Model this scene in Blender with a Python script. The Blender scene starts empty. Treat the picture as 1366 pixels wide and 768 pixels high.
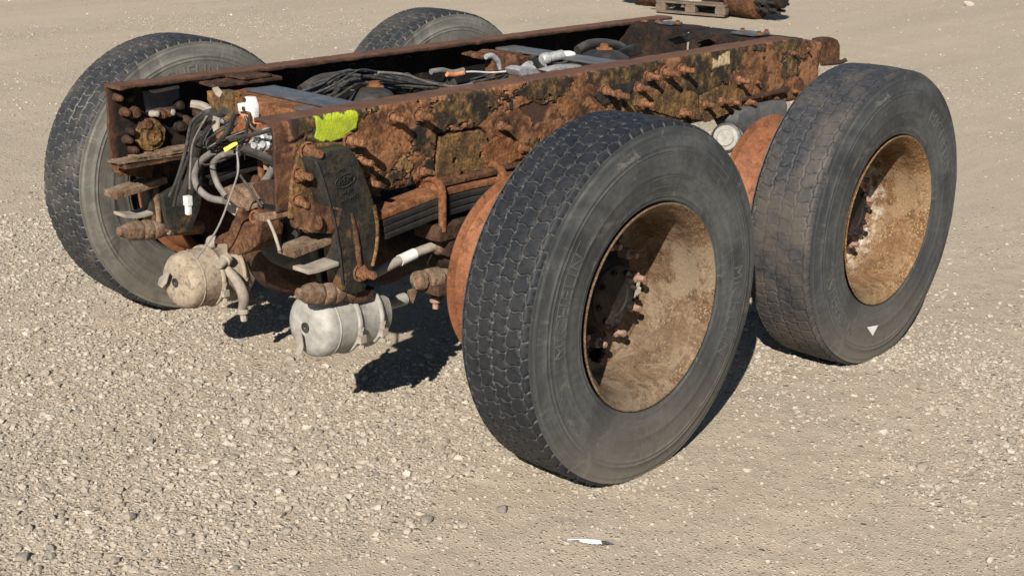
import bpy, bmesh, math, random
import numpy as np
from mathutils import Vector, Matrix, Euler
random.seed(7); RNG = np.random.default_rng(11)
scene = bpy.context.scene
COL = scene.collection
R = math.radians

# ------------------------------------------------------------------ camera, sky, sun, exposure
cam_d = bpy.data.cameras.new('camera'); cam = bpy.data.objects.new('camera', cam_d); COL.objects.link(cam)
cam_d.sensor_width = 36.0; cam_d.lens = 48.162; cam_d.clip_start = 0.05; cam_d.clip_end = 500
cam.matrix_world = Matrix(((0.682046, 0.214071, -0.699275, -2.227793), (-0.731115, 0.221615, -0.645258, -3.357015), (0.016839, 0.951346, 0.307663, 1.718209), (0.000000, 0.000000, 0.000000, 1.000000)))
scene.camera = cam

SUN_EL, SUN_AZ = R(32.5), R(30.0)            # elevation; direction in which the light travels over the ground
travel = Vector((math.cos(SUN_AZ)*math.cos(SUN_EL), math.sin(SUN_AZ)*math.cos(SUN_EL), -math.sin(SUN_EL)))
world = bpy.data.worlds.new('World'); scene.world = world; world.use_nodes = True
wn = world.node_tree.nodes; wl = world.node_tree.links
sky = wn.new('ShaderNodeTexSky'); sky.sky_type = 'NISHITA'; sky.sun_disc = False
sky.sun_elevation = SUN_EL; sky.sun_rotation = math.atan2(-travel.x, -travel.y)
sky.air_density = 1.0; sky.dust_density = 0.1; sky.altitude = 1200; sky.ozone_density = 1.0
wl.new(sky.outputs[0], wn['Background'].inputs[0]); wn['Background'].inputs[1].default_value = 0.05
sun_d = bpy.data.lights.new('sun', 'SUN'); sun_d.energy = 5.0; sun_d.angle = R(0.53); sun_d.color = (1.0, 0.945, 0.86)
sun = bpy.data.objects.new('sun', sun_d); COL.objects.link(sun)
sun.rotation_euler = travel.to_track_quat('-Z', 'Y').to_euler(); sun.location = (-6, -5, 8)
vs = scene.view_settings; vs.view_transform = 'Standard'; vs.look = 'None'; vs.exposure = 0.62; vs.gamma = 1.0
vs.use_curve_mapping = False
scene.cycles.max_bounces = 5; scene.cycles.diffuse_bounces = 1; scene.cycles.glossy_bounces = 2; scene.cycles.transmission_bounces = 1

# ------------------------------------------------------------------ noise in numpy
def _h(ix, iy, iz, s):
    n = (ix*374761393 + iy*668265263 + iz*2147483647 + s*144269) & 0xffffffff
    n = ((n ^ (n >> 13))*1274126177) & 0xffffffff
    n = ((n ^ (n >> 15))*2246822519) & 0xffffffff
    return ((n ^ (n >> 16)) & 0xffff)/65535.0
def vn(x, y, z=None, s=0):
    x = np.asarray(x, float); y = np.asarray(y, float)
    z = np.zeros_like(x) if z is None else np.asarray(z, float)
    ix, iy, iz = np.floor(x).astype(np.int64), np.floor(y).astype(np.int64), np.floor(z).astype(np.int64)
    fx, fy, fz = x-ix, y-iy, z-iz
    fx = fx*fx*(3-2*fx); fy = fy*fy*(3-2*fy); fz = fz*fz*(3-2*fz)
    r = 0
    for a in (0, 1):
        wa = fx if a else 1-fx
        for b in (0, 1):
            wb = fy if b else 1-fy
            for c in (0, 1):
                r = r + wa*wb*(fz if c else 1-fz)*_h(ix+a, iy+b, iz+c, s)
    return r*2-1
def fbm(x, y, z=None, o=4, s=0, g=0.5):
    r = 0; a = 1.0; t = 0
    for i in range(o):
        k = 2.03**i
        r = r + a*vn(x*k, y*k, None if z is None else z*k, s+i*17); t += a; a *= g
    return r/t
def ss(a, b, x):
    t = np.clip((x-a)/(b-a), 0, 1); return t*t*(3-2*t)

# ------------------------------------------------------------------ node materials
class NT:
    def __init__(self, name):
        self.m = bpy.data.materials.new(name); self.m.use_nodes = True
        self.t = self.m.node_tree; self.n = self.t.nodes; self.l = self.t.links
        self.b = self.n['Principled BSDF']
    def node(self, k, **kw):
        n = self.n.new(k)
        for a, v in kw.items(): setattr(n, a, v)
        return n
    def put(self, sock, v):
        if hasattr(v, 'is_output') or isinstance(v, bpy.types.NodeSocket): self.l.new(v, sock)
        else: sock.default_value = v
    def coord(self, kind='Object', scale=None, offs=None):
        o = self.node('ShaderNodeTexCoord').outputs[kind]
        if scale is None and offs is None: return o
        m = self.node('ShaderNodeMapping'); self.l.new(o, m.inputs[0])
        if scale is not None: m.inputs['Scale'].default_value = scale
        if offs is not None: m.inputs['Location'].default_value = offs
        return m.outputs[0]
    def noise(self, vec, scale, detail=6, rough=0.6, dist=0.0):
        n = self.node('ShaderNodeTexNoise'); self.l.new(vec, n.inputs['Vector'])
        n.inputs['Scale'].default_value = scale; n.inputs['Detail'].default_value = detail
        n.inputs['Roughness'].default_value = rough; n.inputs['Distortion'].default_value = dist
        return n.outputs[0]
    def vor(self, vec, scale, feat='F1', out='Distance', rnd=1.0):
        n = self.node('ShaderNodeTexVoronoi', feature=feat); self.l.new(vec, n.inputs['Vector'])
        n.inputs['Scale'].default_value = scale; n.inputs['Randomness'].default_value = rnd
        return n.outputs[out]
    def ramp(self, f, stops):
        n = self.node('ShaderNodeValToRGB'); self.l.new(f, n.inputs[0]); e = n.color_ramp.elements
        while len(e) < len(stops): e.new(0.5)
        for q, (p, c) in zip(e, stops):
            q.position = p; q.color = (c, c, c, 1) if not hasattr(c, '__len__') else (*c, 1)
        return n.outputs[0]
    def mix(self, f, a, b, blend='MIX'):
        n = self.node('ShaderNodeMix', data_type='RGBA', blend_type=blend)
        def col(v): return (*v, 1) if isinstance(v, tuple) and len(v) == 3 else v
        self.put(n.inputs[0], f); self.put(n.inputs[6], col(a)); self.put(n.inputs[7], col(b))
        return n.outputs[2]
    def math(self, op, a, b=0.0, clamp=False):
        n = self.node('ShaderNodeMath', operation=op, use_clamp=clamp); self.put(n.inputs[0], a); self.put(n.inputs[1], b)
        return n.outputs[0]
    def attr(self, name, out='Fac'):
        n = self.node('ShaderNodeAttribute', attribute_name=name); return n.outputs[out]
    def bump(self, h, dist, strength=1.0, prev=None):
        n = self.node('ShaderNodeBump'); n.inputs['Distance'].default_value = dist; n.inputs['Strength'].default_value = strength
        self.l.new(h, n.inputs['Height'])
        if prev is not None: self.l.new(prev, n.inputs['Normal'])
        return n.outputs[0]
    def out(self, col=None, rough=None, normal=None, metal=0.0, spec=None):
        if col is not None: self.put(self.b.inputs['Base Color'], (*col, 1) if isinstance(col, tuple) else col)
        if rough is not None: self.put(self.b.inputs['Roughness'], rough)
        if normal is not None: self.l.new(normal, self.b.inputs['Normal'])
        self.put(self.b.inputs['Metallic'], metal)
        if spec is not None: self.b.inputs['Specular IOR Level'].default_value = spec
        return self.m

def dusted(t, col, amount, dust=(0.30, 0.25, 0.19), nscale=14):
    """settled dust: lies on faces that look up, broken by noise"""
    g = t.node('ShaderNodeNewGeometry').outputs['Normal']
    s = t.node('ShaderNodeSeparateXYZ'); t.l.new(g, s.inputs[0])
    n = t.noise(t.coord(), nscale, 6, 0.65)
    f = t.math('MULTIPLY', t.ramp(s.outputs[2], [(0.0, 0.25), (0.75, 1.0)]), t.ramp(n, [(0.35, 0.15), (0.65, 1.0)]))
    return t.mix(t.math('MULTIPLY', f, amount), col, dust)

def rust_mat(name, dark, mid, light, scale=1.0, bump=0.0036, rough=0.92, dust=0.0, patch=None, patch_t=0.55):
    t = NT(name); v = t.coord()
    n1 = t.noise(v, 13*scale, 6, 0.74, 0.4); n2 = t.noise(v, 75*scale, 4, 0.75); n3 = t.noise(v, 330*scale, 2, 0.7)
    c = t.ramp(n1, [(0.34, dark), (0.48, mid), (0.64, light)])
    c = t.mix(t.ramp(n2, [(0.50, 0.0), (0.64, 0.8)]), c, tuple(0.6*a for a in dark))
    c = t.mix(t.ramp(n2, [(0.30, 0.6), (0.42, 0.0)]), c, tuple(min(1, 1.2*a) for a in light))
    c = t.mix(t.ramp(n3, [(0.58, 0.0), (0.70, 0.55)]), c, tuple(min(1, 1.5*a) for a in light))
    if patch is not None:
        p = t.noise(v, 6*scale, 6, 0.70, 0.4)
        c = t.mix(t.ramp(p, [(patch_t-0.02, 0.0), (patch_t+0.02, 1.0)]), c, patch)
    if dust: c = dusted(t, c, dust)
    h = t.math('ADD', t.math('MULTIPLY', n1, 1.3), t.math('ADD', t.math('MULTIPLY', n2, 1.1), t.math('MULTIPLY', n3, 0.45)))
    return t.out(c, rough, t.bump(h, bump, 1.0), spec=0.25)

def plain_mat(name, col, col2, rough=0.6, scale=20, bump=0.0006, metal=0.0, dust=0.0, spec=0.4):
    t = NT(name); v = t.coord()
    n = t.noise(v, scale, 5, 0.68); n2 = t.noise(v, scale*7, 3, 0.7)
    c = t.mix(t.ramp(n, [(0.35, 0.0), (0.66, 1.0)]), col, col2)
    if dust: c = dusted(t, c, dust)
    return t.out(c, t.ramp(n2, [(0.3, max(0.05, rough-0.12)), (0.7, min(1, rough+0.12))]), t.bump(t.math('ADD', n, t.math('MULTIPLY', n2, 0.5)), bump), metal, spec)

M = {}
M['rust'] = rust_mat('rust', (0.028, 0.014, 0.010), (0.078, 0.035, 0.018), (0.175, 0.083, 0.038))
M['rust_orange'] = rust_mat('orange_rust', (0.070, 0.028, 0.014), (0.16, 0.064, 0.026), (0.27, 0.120, 0.050), bump=0.002)
M['rust_brown'] = rust_mat('brown_rust', (0.022, 0.012, 0.009), (0.052, 0.027, 0.017), (0.105, 0.053, 0.029))
M['rust_dusty'] = rust_mat('dusty_rust', (0.048, 0.028, 0.018), (0.145, 0.082, 0.047), (0.28, 0.18, 0.11), scale=1.3, bump=0.004, dust=0.4)
M['rust_bolt'] = rust_mat('bolt_rust', (0.055, 0.026, 0.015), (0.155, 0.069, 0.032), (0.30, 0.145, 0.072), scale=2.6, bump=0.0022)
M['rust_dark'] = rust_mat('greasy_shaded_rust', (0.006, 0.0055, 0.005), (0.014, 0.0105, 0.008), (0.045, 0.024, 0.013), scale=0.8, bump=0.002, rough=0.7)  # near-black: grease, plus shade put into the colour of frame and axle parts
M['rust_flange'] = rust_mat('flange_rust', (0.060, 0.031, 0.022), (0.105, 0.052, 0.034), (0.155, 0.078, 0.046), bump=0.0012)
M['rust_ochre'] = rust_mat('ochre_rust', (0.030, 0.020, 0.012), (0.10, 0.058, 0.026), (0.29, 0.155, 0.050), scale=1.3, bump=0.003)
M['cast_black'] = plain_mat('cast_black_paint', (0.012, 0.013, 0.014), (0.035, 0.034, 0.033), 0.42, 14, 0.0007, dust=0.12)
M['cast_worn'] = rust_mat('worn_black_casting', (0.014, 0.015, 0.016), (0.024, 0.024, 0.022), (0.055, 0.043, 0.028), scale=0.9, bump=0.0015, rough=0.55, patch=(0.12, 0.066, 0.03), patch_t=0.60)
M['black_steel'] = plain_mat('black_steel', (0.010, 0.010, 0.011), (0.026, 0.025, 0.024), 0.5, 16, 0.0012, dust=0.1)
M['rim_inner'] = rust_mat('smooth_rust_paint', (0.13, 0.050, 0.024), (0.185, 0.068, 0.030), (0.235, 0.098, 0.045), scale=0.5, bump=0.0006, rough=0.75)
M['rim'] = rust_mat('wheel_rust', (0.095, 0.056, 0.034), (0.19, 0.122, 0.075), (0.31, 0.215, 0.14), scale=2.4, bump=0.0012, rough=0.8)
M['rim_gold'] = rust_mat('golden_wheel_rust', (0.095, 0.050, 0.022), (0.225, 0.125, 0.050), (0.42, 0.28, 0.13), scale=2.6, bump=0.0016, rough=0.8)
def rim_mat(name, brown, dark, gold, dusty, gold_t, pale=0.0):
    t = NT(name); v = t.coord(); s = t.node('ShaderNodeSeparateXYZ'); t.l.new(v, s.inputs[0])
    r_ = t.math('SQRT', t.math('ADD', t.math('MULTIPLY', s.outputs[0], s.outputs[0]), t.math('MULTIPLY', s.outputs[2], s.outputs[2])))
    cv = t.node('ShaderNodeCombineXYZ'); t.l.new(t.math('MULTIPLY', t.math('DIVIDE', s.outputs[0], r_), 7.0), cv.inputs[0]); t.l.new(t.math('MULTIPLY', t.math('DIVIDE', s.outputs[2], r_), 7.0), cv.inputs[1]); t.l.new(t.math('MULTIPLY', s.outputs[1], 9.0), cv.inputs[2])
    streak = t.noise(cv.outputs[0], 2.6, 6, 0.76); mid = t.noise(v, 17, 7, 0.80); fine = t.noise(v, 150, 3, 0.82); gr = t.noise(v, 430, 2, 0.75)
    c = t.mix(t.ramp(streak, [(0.38, 0.0), (0.60, 1.0)]), brown, dark)
    c = t.mix(t.ramp(mid, [(0.50, 0.0), (0.56, 0.75)]), c, tuple(0.6*a for a in dark))
    big = t.noise(v, 5.5, 6, 0.78, 0.6); c = t.mix(t.ramp(big, [(0.50, 0.0), (0.58, 0.7)]), c, dusty)
    c = t.mix(t.ramp(big, [(0.36, 0.8), (0.43, 0.0)]), c, tuple(0.8*a for a in dark))
    edge = t.ramp(s.outputs[1], [(0.0, 0.0), (1.0, 0.0)])
    lipf = t.ramp(t.math('MULTIPLY', s.outputs[1], -1.0), [(0.07, 0.0), (0.122, 0.025)])
    gf = t.math('ADD', t.math('ADD', t.math('MULTIPLY', fine, 0.65), t.math('MULTIPLY', mid, 0.35)), lipf)
    c = t.mix(t.ramp(gf, [(gold_t, 0.0), (gold_t+0.05, 0.9)]), c, gold)
    c = t.mix(t.ramp(gr, [(0.64, 0.0), (0.74, 0.4)]), c, tuple(min(0.6, 1.35*a) for a in gold))
    c = t.mix(t.ramp(fine, [(0.32, 0.7), (0.42, 0.0)]), c, tuple(0.5*a for a in dark))
    if pale: c = t.mix(t.math('MULTIPLY', t.math('MULTIPLY', t.ramp(t.math('ADD', s.outputs[1], 0.5), [(0.515, 0.0), (0.535, 1.0)]), t.ramp(mid, [(0.36, 1.0), (0.52, 0.0)])), pale), c, (0.50, 0.46, 0.38))
    c = dusted(t, c, 0.4, dusty, 26)
    h = t.math('ADD', t.math('MULTIPLY', mid, 1.2), t.math('ADD', t.math('MULTIPLY', fine, 0.9), t.math('MULTIPLY', gr, 0.4)))
    return t.out(c, 0.85, t.bump(h, 0.0022, 0.9), spec=0.25)
M['rim'] = rim_mat('wheel_rust', (0.150, 0.090, 0.048), (0.072, 0.039, 0.021), (0.30, 0.19, 0.095), (0.215, 0.165, 0.112), 0.56)
M['rim_gold'] = rim_mat('golden_wheel_rust', (0.180, 0.090, 0.038), (0.085, 0.041, 0.018), (0.40, 0.25, 0.10), (0.235, 0.16, 0.092), 0.555, 0.9)
M['hub'] = rust_mat('greasy_hub', (0.008, 0.007, 0.007), (0.016, 0.013, 0.011), (0.045, 0.030, 0.021), bump=0.002, rough=0.7)
M['nut'] = rust_mat('lug_nut_rust', (0.14, 0.075, 0.05), (0.26, 0.15, 0.11), (0.36, 0.23, 0.17), scale=1.5, bump=0.0008, rough=0.7)
M['cham_pale'] = plain_mat('pale_cast_alloy', (0.22, 0.207, 0.187), (0.37, 0.352, 0.32), 0.6, 34, 0.0012, dust=0.35)
M['cham_dusty'] = rust_mat('dusty_cream_steel', (0.17, 0.115, 0.072), (0.29, 0.23, 0.165), (0.36, 0.30, 0.22), scale=0.7, bump=0.0018, rough=0.85, dust=0.4)
M['grey_dusty'] = plain_mat('dusty_grey_steel', (0.20, 0.17, 0.14), (0.36, 0.31, 0.25), 0.85, 22, 0.002, dust=0.4)
M['alloy'] = plain_mat('cast_alloy_valve', (0.28, 0.28, 0.28), (0.52, 0.51, 0.50), 0.5, 45, 0.0025, metal=0.35, dust=0.15)
M['hose_black'] = plain_mat('black_hose', (0.010, 0.010, 0.011), (0.030, 0.029, 0.028), 0.38, 40, 0.0003, dust=0.25)
M['hose_grey'] = plain_mat('dusty_grey_hose', (0.10, 0.092, 0.082), (0.19, 0.175, 0.155), 0.75, 40, 0.0006, dust=0.25)
M['wire'] = plain_mat('grey_wire', (0.022, 0.022, 0.023), (0.085, 0.082, 0.08), 0.5, 60, 0.0002)
M['white_plastic'] = plain_mat('white_plastic', (0.50, 0.49, 0.46), (0.74, 0.73, 0.70), 0.45, 25, 0.0002)
M['yellow_tag'] = plain_mat('yellow_tag', (0.72, 0.70, 0.06), (0.85, 0.83, 0.16), 0.5, 60, 0.0002)
M['plate_grey'] = plain_mat('dark_grey_plate', (0.045, 0.047, 0.050), (0.10, 0.10, 0.105), 0.45, 18, 0.0006, dust=0.2)
M['plate_bluegrey'] = plain_mat('worn_grey_plate', (0.035, 0.037, 0.042), (0.105, 0.105, 0.11), 0.4, 18, 0.0006, metal=0.2, dust=0.2)
M['wood'] = plain_mat('weathered_pallet_wood', (0.085, 0.062, 0.044), (0.16, 0.118, 0.082), 0.9, 12, 0.002)
M['copper'] = plain_mat('orange_fitting', (0.45, 0.16, 0.07), (0.60, 0.26, 0.12), 0.5, 50, 0.0004)
M['steel_rod'] = plain_mat('bare_steel', (0.35, 0.34, 0.33), (0.55, 0.54, 0.52), 0.35, 40, 0.0002, metal=0.6)

# ------------------------------------------------------------------ mesh building
ORG = {}                                     # world position of each object's origin
class MB:
    def __init__(self): self.V = []; self.F = []
    def add(self, v, f):
        o = len(self.V); self.V += [tuple(map(float, p)) for p in v]; self.F += [tuple(int(i)+o for i in q) for q in f]
        return self
    def box(self, c, s, rot=None):
        c = Vector(c); q = Euler(rot).to_matrix() if rot is not None else Matrix.Identity(3)
        p = [c + q @ Vector((x*s[0]/2, y*s[1]/2, z*s[2]/2)) for x in (-1, 1) for y in (-1, 1) for z in (-1, 1)]
        return self.add(p, [(0,1,3,2), (4,6,7,5), (0,4,5,1), (2,3,7,6), (0,2,6,4), (1,5,7,3)])
    def prism(self, poly, ext):
        """polygon (3-D points) pushed along ext"""
        e = Vector(ext); n = len(poly); a = [Vector(p) for p in poly]
        nn = Vector((0, 0, 0))
        for i in range(n):
            p, q = a[i], a[(i+1) % n]; nn += Vector(((p.y-q.y)*(p.z+q.z), (p.z-q.z)*(p.x+q.x), (p.x-q.x)*(p.y+q.y)))
        if nn.dot(e) > 0: a.reverse()
        f = [tuple(range(n)), tuple(range(2*n-1, n-1, -1))]
        for i in range(n):
            j = (i+1) % n; f.append((j, i, i+n, j+n))
        return self.add(a + [p+e for p in a], f)
    def lathe(self, prof, o, ax, seg=32, cap0=True, cap1=True, phase=0.0):
        """prof: (radius, distance along ax)"""
        ax = Vector(ax).normalized(); up = Vector((0, 0, 1)) if abs(ax.z) < 0.9 else Vector((1, 0, 0))
        u = ax.cross(up).normalized(); w = ax.cross(u); o = Vector(o)
        vs_ = []
        for r, d in prof:
            for k in range(seg):
                t = 2*math.pi*k/seg+phase; vs_.append(o + ax*d + (u*math.cos(t)+w*math.sin(t))*r)
        f = []
        for i in range(len(prof)-1):
            for k in range(seg):
                k2 = (k+1) % seg; f.append((i*seg+k, i*seg+k2, (i+1)*seg+k2, (i+1)*seg+k))
        if cap0: f.append(tuple(range(seg-1, -1, -1)))
        if cap1: f.append(tuple((len(prof)-1)*seg+k for k in range(seg)))
        return self.add(vs_, f)
    def tube(self, pts, r, seg=8, sub=6, cap=True):
        P = [Vector(p) for p in pts]
        if len(P) > 2 and sub > 1:
            Q = []
            for i in range(len(P)-1):
                a, b, c, d = P[max(i-1, 0)], P[i], P[i+1], P[min(i+2, len(P)-1)]
                for k in range(sub):
                    t = k/sub
                    Q.append(0.5*((2*b)+(c-a)*t+(2*a-5*b+4*c-d)*t*t+(3*b-a-3*c+d)*t**3))
            Q.append(P[-1]); P = Q
        n = len(P); rr = r if hasattr(r, '__len__') else None
        tg = (P[1]-P[0]).normalized(); u = tg.orthogonal().normalized(); vv = []
        for i in range(n):
            t2 = (P[min(i+1, n-1)]-P[max(i-1, 0)]).normalized()
            u = (u - t2*u.dot(t2)).normalized(); w = t2.cross(u)
            q = i/(n-1); rad = r if rr is None else float(np.interp(q, np.linspace(0, 1, len(rr)), rr))
            for k in range(seg):
                a = 2*math.pi*k/seg; vv.append(P[i]+(u*math.cos(a)+w*math.sin(a))*rad)
        f = []
        for i in range(n-1):
            for k in range(seg):
                k2 = (k+1) % seg; f.append((i*seg+k, i*seg+k2, (i+1)*seg+k2, (i+1)*seg+k))
        if cap: f += [tuple(range(seg-1, -1, -1)), tuple((n-1)*seg+k for k in range(seg))]
        return self.add(vv, f)
    def build(self, name, mat, parent=None, bevel=0.0, fine=0.0, rough=None, smooth=40, origin=None, label=None):
        me = bpy.data.meshes.new(name)
        V = np.array(self.V); 
        c = V.mean(0) if origin is None else np.array(origin, float)
        me.from_pydata((V-c).tolist(), [], self.F)
        if bevel or fine:
            bm = bmesh.new(); bm.from_mesh(me)
            bmesh.ops.recalc_face_normals(bm, faces=bm.faces)
            if bevel:
                es = [e for e in bm.edges if len(e.link_faces) == 2 and e.calc_face_angle(0) > R(35)]
                bmesh.ops.bevel(bm, geom=es, offset=bevel, segments=2, profile=0.6, affect='EDGES', clamp_overlap=True)
            if fine:
                bmesh.ops.triangulate(bm, faces=[f for f in bm.faces if len(f.verts) > 4])
                for _ in range(6):
                    es = [e for e in bm.edges if e.calc_length() > fine]
                    if not es or len(bm.faces) > 16000: break
                    bmesh.ops.subdivide_edges(bm, edges=es, cuts=1, use_grid_fill=True)
                    bmesh.ops.triangulate(bm, faces=[f for f in bm.faces if len(f.verts) > 4])
            bm.to_mesh(me); bm.free()
        if rough:
            amp, sc = rough; n = len(me.vertices)
            co = np.empty(n*3); me.vertices.foreach_get('co', co); co = co.reshape(-1, 3)
            no = np.empty(n*3); me.vertex_normals.foreach_get('vector', no); no = no.reshape(-1, 3)
            w = co + c
            d = fbm(w[:,0]*sc, w[:,1]*sc, w[:,2]*sc, 4, 5, 0.6)
            me.vertices.foreach_set('co', (co + no*(d*amp)[:,None]).ravel())
        me.update(); me.materials.append(M[mat] if isinstance(mat, str) else mat)
        me.shade_smooth()
        me.set_sharp_from_angle(angle=R(smooth))
        return link(name, me, parent, c, label)

def link(name, me, parent, world_loc, label=None):
    o = bpy.data.objects.new(name, me); COL.objects.link(o)
    w = Vector(world_loc); ORG[o.name] = w
    if parent is not None:
        o.parent = parent; o.location = w - ORG[parent.name]
    else: o.location = w
    if label: o['label'] = label
    return o
def again(src, name, parent, world_loc, rot=None, scale=None):
    o = src.copy(); o.name = name; COL.objects.link(o); w = Vector(world_loc); ORG[o.name] = w
    o.parent = parent; o.location = w - (ORG[parent.name] if parent is not None else Vector((0, 0, 0)))
    if rot is not None: o.rotation_euler = rot
    if scale is not None: o.scale = scale
    return o
def empty(name, loc, label=None, cat=None, group=None):
    o = bpy.data.objects.new(name, None); COL.objects.link(o); o.location = loc; ORG[o.name] = Vector(loc)
    o.empty_display_size = 0.1
    if label: o['label'] = label
    if cat: o['category'] = cat
    if group: o['group'] = group
    return o
def grid_mesh(name, co, nu, nv, closed_v=False):
    """co: (nu*nv,3) numpy grid -> mesh of quads"""
    me = bpy.data.meshes.new(name)
    i = np.arange(nu-1)[:,None]; mv = nv if closed_v else nv-1
    j = np.arange(mv)[None,:]; j2 = (j+1) % nv
    f = np.stack([i*nv+j, (i+1)*nv+j, (i+1)*nv+j2, i*nv+j2], -1).reshape(-1, 4)
    return raw_mesh(me, co, f)
def raw_mesh(me, co, f):
    n = len(co); k = f.shape[1]; nf = len(f)
    me.vertices.add(n); me.vertices.foreach_set('co', np.ascontiguousarray(co, dtype=np.float32).ravel())
    me.loops.add(nf*k); me.loops.foreach_set('vertex_index', np.ascontiguousarray(f, dtype=np.int32).ravel())
    me.polygons.add(nf); me.polygons.foreach_set('loop_start', np.arange(nf, dtype=np.int32)*k)
    me.polygons.foreach_set('loop_total', np.full(nf, k, dtype=np.int32))
    me.update(calc_edges=True); me.validate()
    return me
def add_attr(me, name, val):
    a = me.attributes.new(name, 'FLOAT', 'POINT'); a.data.foreach_set('value', np.ascontiguousarray(val, dtype=np.float32))
# ------------------------------------------------------------------ ground
def gravel_amount(x, y):
    """0 = packed dirt, 1 = loose gravel"""
    n = fbm(x*0.9+3.1, y*0.9-1.7, None, 4, 21) + 0.45*fbm(x*3.1, y*3.1, None, 3, 33)
    # wheel tracks run past the near right tyre: packed smoother there
    t = np.exp(-((0.62*x+0.78*y+1.05)/0.45)**2)*0.30 + np.exp(-((0.62*x+0.78*y+2.1)/0.5)**2)*0.18
    loose = 0.42*np.exp(-(((x+0.35)/0.9)**2+((y-0.0)/1.1)**2))
    return ss(-0.32, 0.38, n - t + loose)
def ground_z(x, y):
    near = np.exp(-((x-1.5)**2+(y)**2)/40.0)
    z = 0.018*fbm(x*0.55, y*0.55, None, 3, 3)*(0.4+0.6*(1-near)) + 0.006*fbm(x*2.3, y*2.3, None, 4, 9)
    return z - 0.004
def ground_fine(x, y):
    return 0.0045*fbm(x*14, y*14, None, 4, 12) + 0.0022*np.abs(fbm(x*48, y*48, None, 3, 14))
def axis_pts(a, b, h, lo, hi, g=1.09):
    c = list(np.arange(a, b+h/2, h)); s = h; p = c[0]; left = []
    while p > lo: s *= g; p -= s; left.append(p)
    s = h; p = c[-1]; right = []
    while p < hi: s *= g; p += s; right.append(p)
    return np.array(left[::-1]+c+right)
gx = axis_pts(-1.6, 3.6, 0.013, -90, 160); gy = axis_pts(-2.7, 2.6, 0.013, -90, 160)
GX, GY = np.meshgrid(gx, gy, indexing='ij')
GZ = ground_z(GX, GY) + ground_fine(GX, GY)*np.exp(-(((GX-1)/9)**2+((GY)/9)**2))
gme = grid_mesh('ground', np.stack([GX, GY, GZ], -1).reshape(-1, 3), len(gx), len(gy))
add_attr(gme, 'loose', gravel_amount(GX, GY).ravel())
gme.shade_smooth()

def ground_material():
    t = NT('gravel_ground'); v = t.coord()
    loose = t.attr('loose')
    big = t.noise(v, 0.5, 5, 0.55); mid = t.noise(v, 3.2, 4, 0.6); fine = t.noise(v, 60, 3, 0.7); fin2 = t.noise(v, 240, 2, 0.7)
    va = t.node('ShaderNodeTexVoronoi'); t.l.new(v, va.inputs['Vector']); va.inputs['Scale'].default_value = 95
    vb = t.node('ShaderNodeTexVoronoi'); t.l.new(v, vb.inputs['Vector']); vb.inputs['Scale'].default_value = 210
    vc = t.node('ShaderNodeTexVoronoi'); t.l.new(v, vc.inputs['Vector']); vc.inputs['Scale'].default_value = 42
    dirt = t.mix(t.ramp(mid, [(0.3, 0.0), (0.7, 1.0)]), (0.39, 0.316, 0.228), (0.46, 0.38, 0.284))
    dirt = t.mix(t.ramp(big, [(0.35, 0.0), (0.65, 0.6)]), dirt, (0.43, 0.355, 0.263))
    tv = t.node('ShaderNodeMapping'); t.l.new(v, tv.inputs[0]); tv.inputs['Rotation'].default_value = (0, 0, R(40)); tv.inputs['Scale'].default_value = (0.10, 0.85, 1)
    trk = t.noise(tv.outputs[0], 1.3, 5, 0.6, 0.5)
    dirt = t.mix(t.ramp(trk, [(0.40, 0.55), (0.56, 0.0)]), dirt, (0.325, 0.27, 0.203))
    dirt = t.mix(t.ramp(trk, [(0.55, 0.0), (0.70, 0.5)]), dirt, (0.48, 0.392, 0.285))
    spk = t.noise(v, 130, 3, 0.8)
    dirt = t.mix(t.ramp(spk, [(0.54, 0.0), (0.68, 0.45)]), dirt, (0.27, 0.22, 0.16))
    dirt = t.mix(t.ramp(spk, [(0.34, 0.5), (0.44, 0.0)]), dirt, (0.51, 0.43, 0.32))
    def stones(vn_):
        s = t.node('ShaderNodeSeparateColor'); t.l.new(vn_.outputs['Color'], s.inputs[0])
        return t.ramp(s.outputs[0], [(0.0, (0.22, 0.185, 0.145)), (0.25, (0.34, 0.283, 0.212)), (0.6, (0.405, 0.343, 0.262)), (0.9, (0.46, 0.398, 0.313)), (1.0, (0.54, 0.485, 0.40))]), s.outputs[1]
    ca, ka = stones(va); cb, kb = stones(vb); cc, kc = stones(vc)
    near = t.ramp(va.outputs['Distance'], [(0.30, 1.0), (0.52, 0.0)])
    c = t.mix(t.math('MULTIPLY', t.ramp(kb, [(0.25, 0.0), (0.3, 0.8)]), t.ramp(vb.outputs['Distance'], [(0.35, 1.0), (0.55, 0.0)])), dirt, cb)
    fa = t.math('MULTIPLY', near, t.ramp(t.math('ADD', ka, t.math('MULTIPLY', loose, 0.55)), [(0.62, 0.0), (0.68, 1.0)]))
    c = t.mix(fa, c, ca)
    fc = t.math('MULTIPLY', t.ramp(vc.outputs['Distance'], [(0.28, 1.0), (0.42, 0.0)]), t.ramp(t.math('ADD', kc, t.math('MULTIPLY', loose, 0.4)), [(0.95, 0.0), (0.99, 1.0)]))
    c = t.mix(fc, c, cc)
    c = t.mix(t.ramp(fin2, [(0.32, 0.30), (0.5, 0.0)]), c, (0.20, 0.155, 0.115))
    ha = t.math('MULTIPLY', t.math('SUBTRACT', 0.6, va.outputs['Distance']), fa)
    hc = t.math('MULTIPLY', t.math('SUBTRACT', 0.6, vc.outputs['Distance']), fc)
    hb = t.math('MULTIPLY', t.math('SUBTRACT', 0.6, vb.outputs['Distance']), 0.45)
    h = t.math('ADD', t.math('ADD', ha, t.math('MULTIPLY', hc, 2.0)), t.math('ADD', t.math('MULTIPLY', hb, 0.6), t.math('MULTIPLY', fine, 0.25)))
    return t.out(c, 0.95, t.bump(h, 0.007, 0.8), spec=0.15)
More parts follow.
